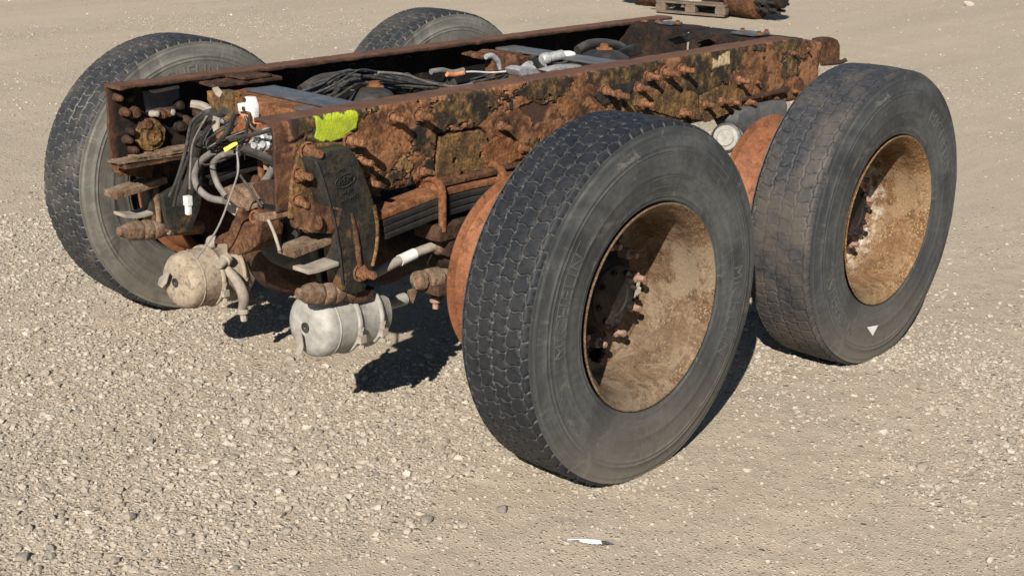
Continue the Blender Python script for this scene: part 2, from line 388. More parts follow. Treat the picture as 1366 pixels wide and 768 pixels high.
M['ground'] = ground_material()
gme.materials.append(M['ground'])
ground = link('ground', gme, None, (0, 0, 0)); ground['kind'] = 'structure'

def stone_material():
    t = NT('pebble_stone'); v = t.coord()
    k = t.attr('tone'); n = t.noise(v, 55, 5, 0.65); n2 = t.noise(v, 260, 3, 0.6)
    oi = t.node('ShaderNodeObjectInfo').outputs['Random']
    k = t.math('FRACT', t.math('ADD', k, t.math('MULTIPLY', oi, 0.83)))
    c = t.ramp(k, [(0.0, (0.22, 0.20, 0.175)), (0.15, (0.275, 0.24, 0.195)), (0.42, (0.345, 0.30, 0.238)), (0.75, (0.42, 0.37, 0.298)), (0.95, (0.45, 0.40, 0.33)), (1.0, (0.51, 0.465, 0.395))])
    c = t.mix(t.ramp(n, [(0.35, 0.45), (0.6, 0.0)]), c, (0.28, 0.225, 0.165))
    return t.out(c, 0.9, t.bump(t.math('ADD', n, n2), 0.0012, 0.8), spec=0.2)
M['stone'] = stone_material()

def ico(sub):
    bm = bmesh.new(); bmesh.ops.create_icosphere(bm, subdivisions=sub, radius=1.0)
    v = np.array([p.co[:] for p in bm.verts]); f = np.array([[q.index for q in p.verts] for p in bm.faces]); bm.free()
    return v, f
IV, IF = ico(1)
CAMXY = np.array([-2.228, -3.357])
def scatter(n, x0, x1, y0, y1, keep_loose):
    x = RNG.uniform(x0, x1, n); y = RNG.uniform(y0, y1, n)
    g = gravel_amount(x, y); k = RNG.random(n) < keep_loose[0]+(keep_loose[1]-keep_loose[0])*g**1.4
    d = np.stack([x, y], 1)-CAMXY; a = np.degrees(np.arctan2(d[:,1], d[:,0]))
    k &= (np.abs(a-42.7) < 33)            # what the place shows of itself from about here
    return x[k], y[k]
def pebbles(x, y, size):
    n = len(x)
    s = size[:,None]*np.stack([RNG.uniform(0.8, 1.25, n), RNG.uniform(0.6, 1.0, n), RNG.uniform(0.38, 0.72, n)], 1)
    v = IV[None]*(1+RNG.uniform(-0.22, 0.22, (n, len(IV), 1)))*s[:,None,:]
    a = RNG.uniform(0, 2*np.pi, n); b = RNG.normal(0, 0.28, n)
    ca, sa, cb, sb = np.cos(a)[:,None], np.sin(a)[:,None], np.cos(b)[:,None], np.sin(b)[:,None]
    X, Y, Z = v[...,0], v[...,1], v[...,2]
    Y, Z = Y*cb-Z*sb, Y*sb+Z*cb
    X, Y = X*ca-Y*sa, X*sa+Y*ca
    z0 = ground_z(x, y)+ground_fine(x, y)+s[:,2]*RNG.uniform(-0.15, 0.55, n)
    return np.stack([X+x[:,None], Y+y[:,None], Z+z0[:,None]], -1)
def gravel_object(name, x, y, size, label=None):
    P = pebbles(x, y, size); n = len(x)
    f = (IF[None]+(np.arange(n)*len(IV))[:,None,None]).reshape(-1, 3)
    me = raw_mesh(bpy.data.meshes.new(name), P.reshape(-1, 3), f)
    add_attr(me, 'tone', np.repeat(RNG.random(n), len(IV)))
    me.materials.append(M['stone']); me.shade_smooth(); me.set_sharp_from_angle(angle=R(30))
    return me
xs, ys, zs = [], [], []
for n, box, kl, (lo, hi), pw in [
        (125000, (-1.4, 2.6, -2.6, 2.6), (0.16, 0.95), (0.0030, 0.0080), 1.6),
        (26000, (-1.4, 3.4, -2.6, 3.2), (0.01, 1.0), (0.0070, 0.0160), 2.0),
        (34000, (2.0, 8.0, -2.6, 9.0), (0.12, 0.6), (0.005, 0.012), 2.2),
        (7000, (5.0, 16.0, 0.0, 14.0), (0.2, 0.6), (0.007, 0.017), 2.6)]:
    x, y = scatter(n, *box, kl); xs.append(x); ys.append(y); zs.append(lo+(hi-lo)*RNG.random(len(x))**pw)
for wx in (0.690, 2.033):                        # grit pushed up against the tyres
    n = 420; a = RNG.uniform(0, 2*np.pi, n); rr_ = 1+np.abs(RNG.normal(0, 0.22, n))
    xs.append(wx+0.17*np.cos(a)*rr_); ys.append(-1.075+0.150*np.sin(a)*rr_); zs.append(0.003+0.007*RNG.random(n)**1.6)
gv = gravel_object('gravel', np.concatenate(xs), np.concatenate(ys), np.concatenate(zs))
gravel = link('gravel', gv, None, (0, 0, 0))
gravel['kind'] = 'stuff'; gravel['label'] = 'loose tan and grey gravel strewn over the packed dirt'; gravel['category'] = 'gravel'

# the larger single stones lie in the ground as pieces of it
IV2, IF2 = ico(2)
stone_meshes = []
for k in range(9):
    p = IV2*np.array([1.15, 0.85, 0.55])
    d = fbm(IV2[:,0]*1.1+k*7, IV2[:,1]*1.1, IV2[:,2]*1.1, 3, 40+k)
    p = p*(1+0.34*d)[:,None]
    for _ in range(6):                        # a few broken flats
        nn = RNG.normal(size=3); nn /= np.linalg.norm(nn); q = p@nn; lim = 0.50+0.18*RNG.random()
        p = p-np.outer(np.clip(q-lim, 0, None)*0.8, nn)
    me = raw_mesh(bpy.data.meshes.new('stone'), p, IF2); add_attr(me, 'tone', np.full(len(p), 0.11*k)); me.materials.append(M['stone'])
    me.shade_smooth(); me.set_sharp_from_angle(angle=R(22)); stone_meshes.append(me)
def put_stone(x, y, s, par, k=None):
    o = bpy.data.objects.new('stone', stone_meshes[k if k is not None else RNG.integers(9)]); COL.objects.link(o); o.parent = par
    z = float(ground_z(np.array([x]), np.array([y]))[0]); o.location = (x, y, z+s*0.22)
    o.rotation_euler = (RNG.normal(0, 0.2), RNG.normal(0, 0.2), RNG.uniform(0, 6.3)); o.scale = (s, s, s)
    return o
cnt = 0
while cnt < 230:
    x = RNG.uniform(-1.2, 2.4); y = RNG.uniform(-2.4, 1.6)
    g = float(gravel_amount(np.array([x]), np.array([y]))[0])
    if RNG.random() > 0.12+0.88*g: continue
    d = np.array([x, y])-CAMXY
    if abs(math.degrees(math.atan2(d[1], d[0]))-42.7) > 24: continue
    if (0.3 < x < 2.4 and -1.25 < y < -0.9): continue
    put_stone(x, y, 0.012+0.012*RNG.random()**2.4, ground); cnt += 1

def lone(name, x, y, s, k, label, cat, group=None):
    o = put_stone(x, y, s, None, k); o.name = name; o['label'] = label; o['category'] = cat
    return o
sx, sy, _ = [(-0.506, -0.397, 0)][0]
lone('pebble', sx, sy, 0.026, 3, 'largest smooth grey oval pebble in the gravel at lower left', 'pebble')
sx, sy, _ = [(13.47, 3.865, -0)][0]
lone('rock', sx, sy, 0.065, 5, 'pale rock lying alone on the far gravel at upper right', 'rock')
sx, sy, _ = [(-0.804, -0.394, 0)][0]
lone('pebble', sx, sy, 0.022, 7, 'tan flat stone near the bottom left corner', 'pebble')
sx, sy, _ = [(2.145, -0.577, 0)][0]
lone('rock', sx, sy, 0.06, 2, 'pale cream rock sunlit in the gap between the two near tyres', 'rock')
# ------------------------------------------------------------------ the chassis
chassis = empty('truck_chassis', (0, 0, 0), 'rusted rear truck frame cut off behind the cab, standing on four big tyres', 'truck chassis')
ZT, ZB, HW, LR = 1.0, 0.742, 0.423, 2.80

def inpoly(x, z, poly):
    r = np.zeros(x.shape, bool); n = len(poly)
    for i in range(n):
        (x0, z0), (x1, z1) = poly[i], poly[(i+1) % n]
        c = (z0 > z) != (z1 > z)
        r ^= c & (x < (x1-x0)*(z-z0)/((z1-z0) if z1 != z0 else 1e-9)+x0)
    return r
def polydist(x, z, poly):
    d = np.full(x.shape, 9.0); n = len(poly)
    for i in range(n):
        a = np.array(poly[i]); b = np.array(poly[(i+1) % n]); ab = b-a
        t = np.clip(((x-a[0])*ab[0]+(z-a[1])*ab[1])/(ab@ab+1e-12), 0, 1)
        d = np.minimum(d, np.hypot(x-a[0]-t*ab[0], z-a[1]-t*ab[1]))
    return np.where(inpoly(x, z, poly), -d, d)

YPATCH = [(p[0], p[2]) for p in [(0.133, -0.425, 0.996), (0.191, -0.425, 0.997), (0.273, -0.425, 0.997), (0.295, -0.425, 0.983), (0.286, -0.425, 0.948), (0.26, -0.425, 0.93), (0.21, -0.425, 0.918), (0.162, -0.425, 0.92), (0.117, -0.425, 0.941), (0.137, -0.425, 0.964)]]
BPATCH = [(p[0], p[2]) for p in [(0.05, -0.425, 1), (0.133, -0.425, 1), (0.137, -0.425, 0.964), (0.097, -0.425, 0.955), (0.053, -0.425, 0.942)]]
CREAM = [(p[0], p[2]) for p in [(2.025, -0.425, 0.975), (2.055, -0.425, 0.966), (2.082, -0.425, 0.983), (2.131, -0.425, 0.987), (2.141, -0.425, 0.944), (2.077, -0.425, 0.942), (2.029, -0.425, 0.935)]]
HOLE = [(p[0], p[2]) for p in [(0.977, -0.425, 0.921), (1.037, -0.425, 0.935), (1.074, -0.425, 0.916), (1.122, -0.425, 0.923), (1.13, -0.425, 0.902), (1.108, -0.425, 0.883), (1.098, -0.425, 0.857), (1.047, -0.425, 0.846), (1.025, -0.425, 0.879), (0.988, -0.425, 0.898)]]
GUS = [(p[0], p[2]) for p in [(0.62, -0.425, 0.873), (0.789, -0.425, 0.869), (0.816, -0.425, 0.853), (0.845, -0.425, 0.738), (0.832, -0.425, 0.709), (0.608, -0.425, 0.727), (0.601, -0.425, 0.753)]]
BIAS = [(0.62,.93,.11,.06,.5), (0.80,.955,.15,.045,.5), (1.12,.975,.2,.035,.55), (1.50,.975,.14,.045,.8), (1.55,.89,.12,.05,.6),
        (1.72,.80,.14,.06,.55), (1.97,.985,.12,.045,.55), (2.05,.86,.12,.06,.35), (2.36,.995,.05,.05,.7), (2.47,.985,.03,.04,.6), (2.62,.91,.06,.04,.6), (0.70,.78,.1,.04,.4),
        (0.42,.93,.13,.06,-.6), (0.95,.86,.14,.07,-.7), (1.72,.945,.12,.04,-.5), (2.38,.87,.2,.09,-.75), (0.02,.85,.07,.2,-.8), (1.30,.94,.08,.05,-.45), (2.72,.85,.1,.1,-.6)]
def web_fields(x, z):
    base = 0.55*fbm(x*5.5+9, z*8.0, None, 5, 61, 0.6) + 0.45*fbm(x*19, z*22, None, 5, 77, 0.65)
    for cx, cz, rx, rz, w in BIAS: base = base + w*0.62*np.exp(-((x-cx)/rx)**2-((z-cz)/rz)**2)
    base = base - 0.015
    paint = ss(-0.012, 0.012, base)
    gate = ss(-0.08, 0.15, fbm(x*7, z*7, None, 3, 91))
    crack = np.exp(-((base+0.012)/0.020)**2)*gate
    blister = fbm(x*30, z*34, None, 4, 101, 0.6); grain = fbm(x*120, z*120, None, 3, 111, 0.6)
    scab = ss(0.08, 0.24, fbm(x*16+4, z*18, None, 4, 121, 0.6))
    d = 0.0030*paint + (1-paint)*(0.0014*blister+0.0016*grain+0.0020*scab) + paint*(0.0016*fbm(x*14, z*14, None, 3, 131)+0.0006*grain) - 0.011*crack
    dg = polydist(x, z, GUS)+0.007*fbm(x*45, z*45, None, 3, 143)
    gap = np.exp(-((dg-0.007)/0.0055)**2)*ss(0.72, 0.79, z-0.25*(x-0.62))
    d = d-0.012*gap; crack = np.maximum(crack, gap)
    wob = 0.006*fbm(x*60, z*60, None, 3, 141)
    dy = polydist(x, z, YPATCH)+wob; db = polydist(x, z, BPATCH)+wob*0.6; dc = polydist(x, z, CREAM)+wob; dh = polydist(x, z, HOLE)+wob*1.2
    yl = ss(0.003, -0.003, dy); yc = ss(0.003, -0.010, dy+0.012*fbm(x*70, z*22, None, 3, 145)+0.10*np.clip(0.945-z, 0, 1)); bl = ss(0.003, -0.003, db); cr = ss(0.003, -0.003, dc); ho = ss(0.002, -0.002, dh)
    sheet = np.maximum(yl, bl)
    d = d*(1-sheet) + sheet*(0.0065+0.0012*fbm(x*20, z*20, None, 3, 151))
    lower = np.exp(-((np.minimum(dy, db)-0.009)/0.005)**2)*ss(0.955, 0.93, z+0.05*(x-0.13))
    d = d-0.008*lower
    paint = np.maximum(paint*(1-sheet), sheet)*(1-cr)
    d = d*(1-ho) - 0.006*ho + 0.003*cr
    return d, paint, np.maximum(crack*(1-sheet), lower), yc, cr, ho, scab*(1-paint)

def make_rail(sgn, name, nx, nweb, label, fields):
    rc, th, fl = 0.016, 0.012, 0.088
    prof = []                                   # (y inward from the web's outer face, z, ny, nz, tag)
    for k in range(9): prof.append((fl-(fl-rc)*k/9, ZT, 0, 1, 1))
    for k in range(7): a = math.pi/2*k/6; prof.append((rc-rc*math.sin(a), ZT-rc+rc*math.cos(a), -math.sin(a), math.cos(a), 1 if k < 3 else 0))
    for k in range(1, nweb): prof.append((0, ZT-rc-(ZT-ZB-2*rc)*k/nweb, -1, 0, 0))
    for k in range(7): a = math.pi/2*k/6; prof.append((rc-rc*math.cos(a), ZB+rc-rc*math.sin(a), -math.cos(a), -math.sin(a), 0))
    for k in range(1, 10): prof.append((rc+(fl-rc)*k/9, ZB, 0, -1, 2))
    prof = np.array(prof); n = len(prof)
    inner = prof.copy(); inner[:,0] -= prof[:,2]*th; inner[:,1] -= prof[:,3]*th; inner[:,2:4] *= -1; inner[:,4] = 3
    full = np.concatenate([prof, inner[::-1]]); m = len(full)
    x = np.linspace(0, LR, nx); X = np.repeat(x[:,None], m, 1)
    Y0, Z0, NY, NZ, TG = [np.repeat(full[None,:,k], nx, 0) for k in range(5)]
    d = np.zeros_like(X); at = {k: np.zeros_like(X) for k in ('paint', 'crack', 'yellow', 'cream', 'pit', 'scab', 'top', 'inner')}
    out = TG == 0
    if fields:
        f = web_fields(X[out], Z0[out])
        d[out] = f[0]
        for k, v in zip(('paint', 'crack', 'yellow', 'cream', 'pit', 'scab'), f[1:]): at[k][out] = v
    else: d[out] = 0.003*fbm(X[out]*20, Z0[out]*20, None, 4, 5)
    tp = TG == 1; u = np.where(tp, Y0, 0)
    lam = fbm(X*9, Y0*60+Z0*60, None, 4, 171, 0.6)
    d[tp] = (0.0016*lam + 0.0009*fbm(X*60, Y0*60, None, 3, 181))[tp]
    at['top'][tp] = 1
    sel = TG == 2; d[sel] = (0.004*lam)[sel]
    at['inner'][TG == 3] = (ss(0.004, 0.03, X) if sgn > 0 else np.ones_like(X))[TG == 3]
    sel = TG == 3; d[sel] = (0.0025*fbm(X*18, Z0*24+Y0*30, None, 4, 191, 0.6)+0.0016*fbm(X*70, Z0*70+Y0*60, None, 3, 193))[sel]
    lip = (np.abs(Y0-fl) < 0.004); d[lip] += (0.003*fbm(X*25, Z0*90, None, 4, 195))[lip]
    Yl = Y0 + NY*d; Zl = Z0 + NZ*d
    if fields: Zl = np.where(Zl > 0.9, Zl-0.030*ss(2.56, 2.80, X)*(Zl-0.9)/0.1, Zl)
    Yw = sgn*(HW - Yl)
    xe = X.copy()                                # torch-cut ends are not quite straight
    e0 = 0.007*fbm(Y0*18, Z0*18, None, 3, 201+(sgn > 0)*9); w0 = ss(0.03, 0.0, X); w1 = ss(LR-0.03, LR, X)
    xe += e0*w0 - e0*w1
    co = np.stack([xe, Yw, Zl], -1).reshape(-1, 3)
    i = np.arange(nx-1)[:,None]; j = np.arange(m)[None,:]; j2 = (j+1) % m
    f = np.stack([i*m+j, i*m+j2, (i+1)*m+j2, (i+1)*m+j], -1).reshape(-1, 4)
    k = np.arange(n-1); c0 = np.stack([k, m-1-k, m-2-k, k+1], -1); c1 = (c0+(nx-1)*m)[:,::-1]
    f = np.concatenate([f, c0, c1])
    if sgn > 0: f = f[:,::-1]
    o = np.array([LR/2, sgn*(HW-0.04), 0.87])
    me = raw_mesh(bpy.data.meshes.new(name), co-o, f)
    for k_, v in at.items(): add_attr(me, k_, v.ravel())
    me.shade_smooth(); me.set_sharp_from_angle(angle=R(50))
    me.materials.append(M['rail'])
    return link(name, me, chassis, o, label)

def rail_material():
    t = NT('flaking_rusty_rail'); v = t.coord()
    n1 = t.noise(v, 12, 6, 0.74, 0.4); n2 = t.noise(v, 70, 4, 0.75); n3 = t.noise(v, 300, 2, 0.7)
    nz = t.noise(t.coord(scale=(1.0, 1.0, 0.75)), 30, 5, 0.72)
    rust = t.ramp(n1, [(0.38, (0.026, 0.013, 0.009)), (0.47, (0.100, 0.044, 0.021)), (0.60, (0.275, 0.122, 0.047))])
    rust = t.mix(t.ramp(n2, [(0.50, 0.0), (0.66, 0.8)]), rust, (0.034, 0.017, 0.011))
    rust = t.mix(t.ramp(n3, [(0.55, 0.0), (0.70, 0.45)]), rust, (0.36, 0.17, 0.075))
    old = t.ramp(nz, [(0.32, (0.011, 0.010, 0.009)), (0.45, (0.040, 0.029, 0.016)), (0.54, (0.115, 0.066, 0.026)), (0.66, (0.28, 0.160, 0.060))])
    old = t.mix(t.ramp(n1, [(0.47, 0.0), (0.56, 0.9)]), old, (0.017, 0.015, 0.013))
    old = t.mix(t.ramp(n2, [(0.60, 0.0), (0.72, 0.5)]), old, (0.16, 0.082, 0.034))
    pf = t.math('ADD', t.attr('paint'), t.math('ADD', t.math('MULTIPLY', t.math('SUBTRACT', n2, 0.5), 1.0), t.math('MULTIPLY', t.math('SUBTRACT', n1, 0.5), 2.9)))
    c = t.mix(t.ramp(pf, [(0.40, 0.0), (0.60, 1.0)]), rust, old)
    c = t.mix(t.attr('scab'), c, t.mix(n2, (0.17, 0.075, 0.034), (0.27, 0.130, 0.060)))
    top = t.ramp(n1, [(0.28, (0.070, 0.034, 0.023)), (0.5, (0.120, 0.058, 0.036)), (0.72, (0.165, 0.082, 0.050))])
    top = t.mix(t.ramp(n2, [(0.55, 0.0), (0.75, 0.6)]), top, (0.045, 0.026, 0.020))
    c = t.mix(t.attr('top'), c, top)
    yf = t.math('ADD', t.attr('yellow'), t.math('MULTIPLY', t.math('SUBTRACT', n2, 0.5), 0.55))
    c = t.mix(t.ramp(yf, [(0.12, 0.0), (0.32, 0.85)]), c, (0.085, 0.095, 0.04))
    c = t.mix(t.ramp(yf, [(0.42, 0.0), (0.66, 1.0)]), c, t.mix(t.ramp(n1, [(0.30, 0.0), (0.55, 1.0)]), (0.24, 0.29, 0.03), (0.43, 0.50, 0.028)))
    c = t.mix(t.attr('cream'), c, t.mix(t.ramp(n2, [(0.45, 0.0), (0.6, 1.0)]), (0.52, 0.44, 0.27), (0.30, 0.17, 0.07)))
    c = t.mix(t.attr('pit'), c, t.mix(n2, (0.040, 0.022, 0.016), (0.085, 0.045, 0.030)))
    c = t.mix(t.ramp(t.attr('crack'), [(0.35, 0.0), (0.8, 0.85)]), c, (0.022, 0.013, 0.009))
    ox = t.node('ShaderNodeSeparateXYZ'); t.l.new(v, ox.inputs[0])
    cut = t.math('MULTIPLY', t.ramp(t.math('ADD', ox.outputs[0], 1.5), [(0.10, 1.0), (0.20, 0.0)]), t.ramp(n2, [(0.35, 0.9), (0.65, 0.45)]))
    c = t.mix(cut, c, (0.058, 0.028, 0.019))
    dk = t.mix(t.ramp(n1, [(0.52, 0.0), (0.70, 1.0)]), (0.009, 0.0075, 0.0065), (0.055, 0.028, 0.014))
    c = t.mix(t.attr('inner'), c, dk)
    h = t.math('ADD', t.math('MULTIPLY', n2, 1.1), t.math('ADD', t.math('MULTIPLY', n3, 0.5), t.math('MULTIPLY', n1, 0.8)))
    rg = t.math('SUBTRACT', 0.92, t.math('MULTIPLY', t.math('MAXIMUM', t.attr('paint'), t.attr('yellow')), 0.26))
    return t.out(c, rg, t.bump(h, 0.0036, 1.0), spec=0.28)
M['rail'] = rail_material()
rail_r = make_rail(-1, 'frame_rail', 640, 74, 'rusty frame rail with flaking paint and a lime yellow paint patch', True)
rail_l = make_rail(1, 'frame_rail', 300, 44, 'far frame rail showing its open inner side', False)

# --- bolts on the rail: washer, hex nut and a long rusted stud
def bolt_mesh(name, L, rn=0.0175, seed=0):
    b = MB()
    b.lathe([(0.0, 0.001), (rn*1.32, 0.001), (rn*1.34, 0.005), (rn*1.1, 0.0065)], (0, 0, 0), (0, -1, 0), 14, False, False)
    b.lathe([(rn*0.98, 0.006), (rn*1.05, 0.009), (rn*1.05, 0.020), (rn*0.93, 0.0245), (rn*0.6, 0.026)], (0, 0, 0), (0, -1, 0), 6, False, False, seed)
    pr = []; d = 0.024
    while d < L-0.002:
        pr += [(rn*0.58, d), (rn*0.64, d+0.002), (rn*0.58, d+0.004)]; d += 0.0055
    b.lathe(pr+[(rn*0.5, L), (0.001, L+0.001)], (0, 0, 0), (0, -1, 0), 12, True, False)
    return b
bolt0 = bolt_mesh('bolt', 0.062).build('bolt', 'rust_bolt', rail_r, origin=(0, 0, 0), smooth=28)
bolt1 = bolt_mesh('bolt', 0.048, 0.015, 0.4).build('bolt', 'rust_bolt', rail_r, origin=(0, 0, 0), smooth=28)
def put_bolt(par, p, k=0, first={0: True, 1: True}, rot=None, sc=1.0, nm='bolt'):
    src = bolt1 if k else bolt0
    r = rot if rot is not None else (random.gauss(0, 0.07), random.uniform(0, 6.28), random.gauss(0, 0.07)); sc *= random.uniform(0.86, 1.14)
    if first[k]:
        first[k] = False; src.parent = par; src.location = Vector(p)-ORG[par.name]; src.rotation_euler = r; src.scale = (sc,)*3; return src
    return again(src, nm, par, p, r, (sc, sc, sc))
for (p, k) in zip([(0.423, -0.425, 0.958), (0.524, -0.425, 0.95), (0.874, -0.425, 0.876), (0.536, -0.425, 0.78), (1.395, -0.425, 0.929), (1.631, -0.425, 0.95), (1.731, -0.425, 0.953), (1.83, -0.425, 0.953), (1.578, -0.425, 0.916), (1.454, -0.425, 0.907), (1.595, -0.425, 0.858), (1.84, -0.425, 0.796), (1.98, -0.425, 0.809), (2.082, -0.425, 0.808), (2.153, -0.425, 0.797), (2.194, -0.425, 0.876), (2.261, -0.425, 0.784), (0.963, -0.425, 0.789)], [0]*18):
    put_bolt(rail_r, (p[0], -HW-0.001, p[2]), k if p[2] > 0.80 else 1)
for p in [(2.336, -0.425, 0.851), (2.343, -0.425, 0.795), (2.583, -0.425, 0.942), (2.684, -0.425, 0.948), (2.612, -0.425, 0.785), (2.469, -0.425, 0.777)]: put_bolt(rail_r, (p[0], -HW-0.001, p[2]), 1, sc=0.55)

# --- plates riveted to the rail
def plate(name, poly, holes, y, th, mat, parent, step=0.0035, label=None, amp=0.0016):
    poly = [tuple(p) for p in poly]; xs_ = [p[0] for p in poly]; zs_ = [p[1] for p in poly]
    x = np.arange(min(xs_)-step, max(xs_)+2*step, step); z = np.arange(min(zs_)-step, max(zs_)+2*step, step)
    Xg, Zg = np.meshgrid(x, z, indexing='ij'); cx = (Xg[:-1,:-1]+step/2); cz = (Zg[:-1,:-1]+step/2)
    dd = polydist(cx, cz, poly)+0.003*fbm(cx*50, cz*50, None, 3, 7)
    keep = dd < 0
    for hx, hz, hr in holes: keep &= (np.hypot(cx-hx, cz-hz)+0.002*fbm(cx*90, cz*90, None, 2, 3) > hr)
    nx_, nz_ = Xg.shape
    disp = amp*fbm(Xg*26, Zg*26, None, 4, 13, 0.6)+amp*0.6*fbm(Xg*90, Zg*90, None, 3, 15)
    V = np.concatenate([np.stack([Xg, y-th-disp, Zg], -1).reshape(-1, 3), np.stack([Xg, np.full_like(Xg, y), Zg], -1).reshape(-1, 3)])
    N = nx_*nz_; F = []
    idx = lambda a, c: a*nz_+c
    for a, c in zip(*np.nonzero(keep)):
        q = [idx(a, c), idx(a+1, c), idx(a+1, c+1), idx(a, c+1)]; F.append(q); F.append([q[3]+N, q[2]+N, q[1]+N, q[0]+N])
        for (da, dc, e) in ((0, -1, (0, 1)), (1, 0, (1, 2)), (0, 1, (2, 3)), (-1, 0, (3, 0))):
            a2, c2 = a+da, c+dc
            if not (0 <= a2 < nx_-1 and 0 <= c2 < nz_-1 and keep[a2, c2]): F.append([q[e[1]], q[e[0]], q[e[0]]+N, q[e[1]]+N])
    F = np.array(F); used = np.unique(F); mp = np.zeros(2*N, int); mp[used] = np.arange(len(used))
    o = np.array([np.mean(xs_), y, np.mean(zs_)])
    me = raw_mesh(bpy.data.meshes.new(name), V[used]-o, mp[F]); me.materials.append(M[mat]); me.shade_smooth(); me.set_sharp_from_angle(angle=R(50))
    return link(name, me, parent, o, label)
xz = lambda L: [(p[0], p[2]) for p in L]
pl_holes = [(p[0], p[2], 0.012) for p in [(0.671, -0.435, 0.796), (0.787, -0.435, 0.795)]]
plate('gusset_plate', xz([(0.611, -0.435, 0.876), (0.779, -0.435, 0.872), (0.806, -0.435, 0.856), (0.835, -0.435, 0.742), (0.822, -0.435, 0.712), (0.598, -0.435, 0.73), (0.592, -0.435, 0.757)]), pl_holes, -HW-0.002, 0.011, 'rust_ochre', rail_r, label='four-sided rusty gusset plate with two bolt holes')
plate('gusset_plate', xz([(1.563, -0.43, 0.916), (1.91, -0.43, 0.865), (1.936, -0.43, 0.846), (1.954, -0.43, 0.754), (1.802, -0.43, 0.784), (1.559, -0.43, 0.858)]), [], -HW-0.002, 0.008, 'rust_ochre', rail_r)
plate('gusset_plate', xz([(1.955, -0.43, 0.844), (2.103, -0.43, 0.866), (2.232, -0.43, 0.834), (2.281, -0.43, 0.77), (1.994, -0.43, 0.74), (1.961, -0.43, 0.781)]), [], -HW-0.003, 0.010, 'rust_ochre', rail_r)
plate('gusset_plate', xz([(0.785, -0.43, 0.82), (0.879, -0.43, 0.845), (0.971, -0.43, 0.808), (1.012, -0.43, 0.763), (0.854, -0.43, 0.748), (0.802, -0.43, 0.77)]), [], -HW-0.004, 0.014, 'rust_orange', rail_r, amp=0.0025)
plate('gusset_plate', xz([(1.334, -0.43, 0.916), (1.453, -0.43, 0.944), (1.554, -0.43, 0.932), (1.523, -0.43, 0.894), (1.388, -0.43, 0.879)]), [], -HW-0.002, 0.007, 'cast_worn', rail_r)
# raised bosses with rings round some bolts
for p in [(0.879, -0.43, 0.879), (2.187, -0.43, 0.868), (2.676, -0.43, 0.949), (2.647, -0.43, 0.8)]:
    b = MB(); b.lathe([(0.040, 0.0), (0.038, 0.005), (0.030, 0.007), (0.027, 0.004), (0.022, 0.008), (0.016, 0.010), (0.001, 0.010)], (p[0], -HW, p[2]), (0, -1, 0), 24, True, False)
    b.build('bolt_boss', 'rust', rail_r, fine=0.008, rough=(0.0025, 60))

# --- bracket on the far end of the near rail
b = MB(); q = [(2.82, -0.4, 0.976), (2.903, -0.4, 0.975), (2.954, -0.4, 0.961), (2.978, -0.4, 0.931), (2.983, -0.4, 0.867), (2.935, -0.4, 0.859), (2.848, -0.4, 0.874)]
b.prism([(p[0], -0.415, p[2]) for p in q], (0, 0.05, 0))
b.build('end_bracket', 'rust', chassis, bevel=0.006, fine=0.012, rough=(0.003, 40))
b = MB(); p0 = [(2.843, -0.41, 0.872), (3.008, -0.41, 0.872)]
b.tube([(p0[0][0], -0.41, p0[0][2]), (p0[1][0]-0.03, -0.42, p0[1][2]-0.006), (p0[1][0], -0.43, p0[1][2]+0.004)], 0.010, 8, 3)
b.build('end_hook', 'rust_brown', chassis, rough=(0.002, 60))

# ------------------------------------------------------------------ cross members
def channel(name, x0, x1, y0, y1, z, depth, mat, th=0.010, par=chassis, label=None, front=True):
    b = MB(); b.box(((x0+x1)/2, (y0+y1)/2, z-th/2), (x1-x0, y1-y0, th))
    if front: b.box((x0+th/2, (y0+y1)/2, z-depth/2-th/2-0.002), (th, (y1-y0)*0.998, depth))
    return b.build(name, mat, par, bevel=0.002, fine=0.02, rough=(0.0028, 30), label=label)
cm1 = channel('cross_member', 0.245, 0.40, -0.405, 0.20, 0.970, 0.15, 'rust_orange', label='orange rusted cross member at the cut end')
b = MB(); b.box((0.385, -0.10, 0.9755), (0.11, 0.50, 0.007)); b.build('cover_plate', 'plate_bluegrey', cm1, bevel=0.0015, fine=0.03, rough=(0.0015, 25))
b = MB(); b.box((0.27, -0.265, 0.978), (0.05, 0.12, 0.006), (0, 0, 0.25)); b.build('shim_plate', 'plate_bluegrey', cm1, bevel=0.0015)
# rough bracket at the left end of that cross member
b = MB(); q = [(0.24, 0.224, 0.974), (0.24, 0.133, 0.988), (0.24, 0.087, 0.985), (0.24, 0.094, 0.889), (0.24, 0.144, 0.851), (0.24, 0.159, 0.863), (0.24, 0.146, 0.917), (0.24, 0.205, 0.918), (0.24, 0.223, 0.946)]
b.prism([(0.235, p[1], p[2]) for p in q], (0.03, 0, 0)); b.build('cross_member_bracket', 'rust_ochre', chassis, bevel=0.004, fine=0.012, rough=(0.003, 60))
b = MB(); b.box((0.42, 0.325, 0.978), (0.26, 0.15, 0.010), (0.02, 0, -0.05)); b.box((0.45, 0.30, 0.990), (0.12, 0.10, 0.008), (0, 0.03, 0.1))
b.build('top_plate', 'rust_brown', chassis, bevel=0.002, fine=0.012, rough=(0.005, 45))
b = MB(); b.tube([(0.16, 0.20, 0.945), (0.19, 0.17, 0.935), (0.23, 0.13, 0.89)], [0.012, 0.014, 0.008], 8, 4); b.build('bent_tab', 'grey_dusty', chassis)
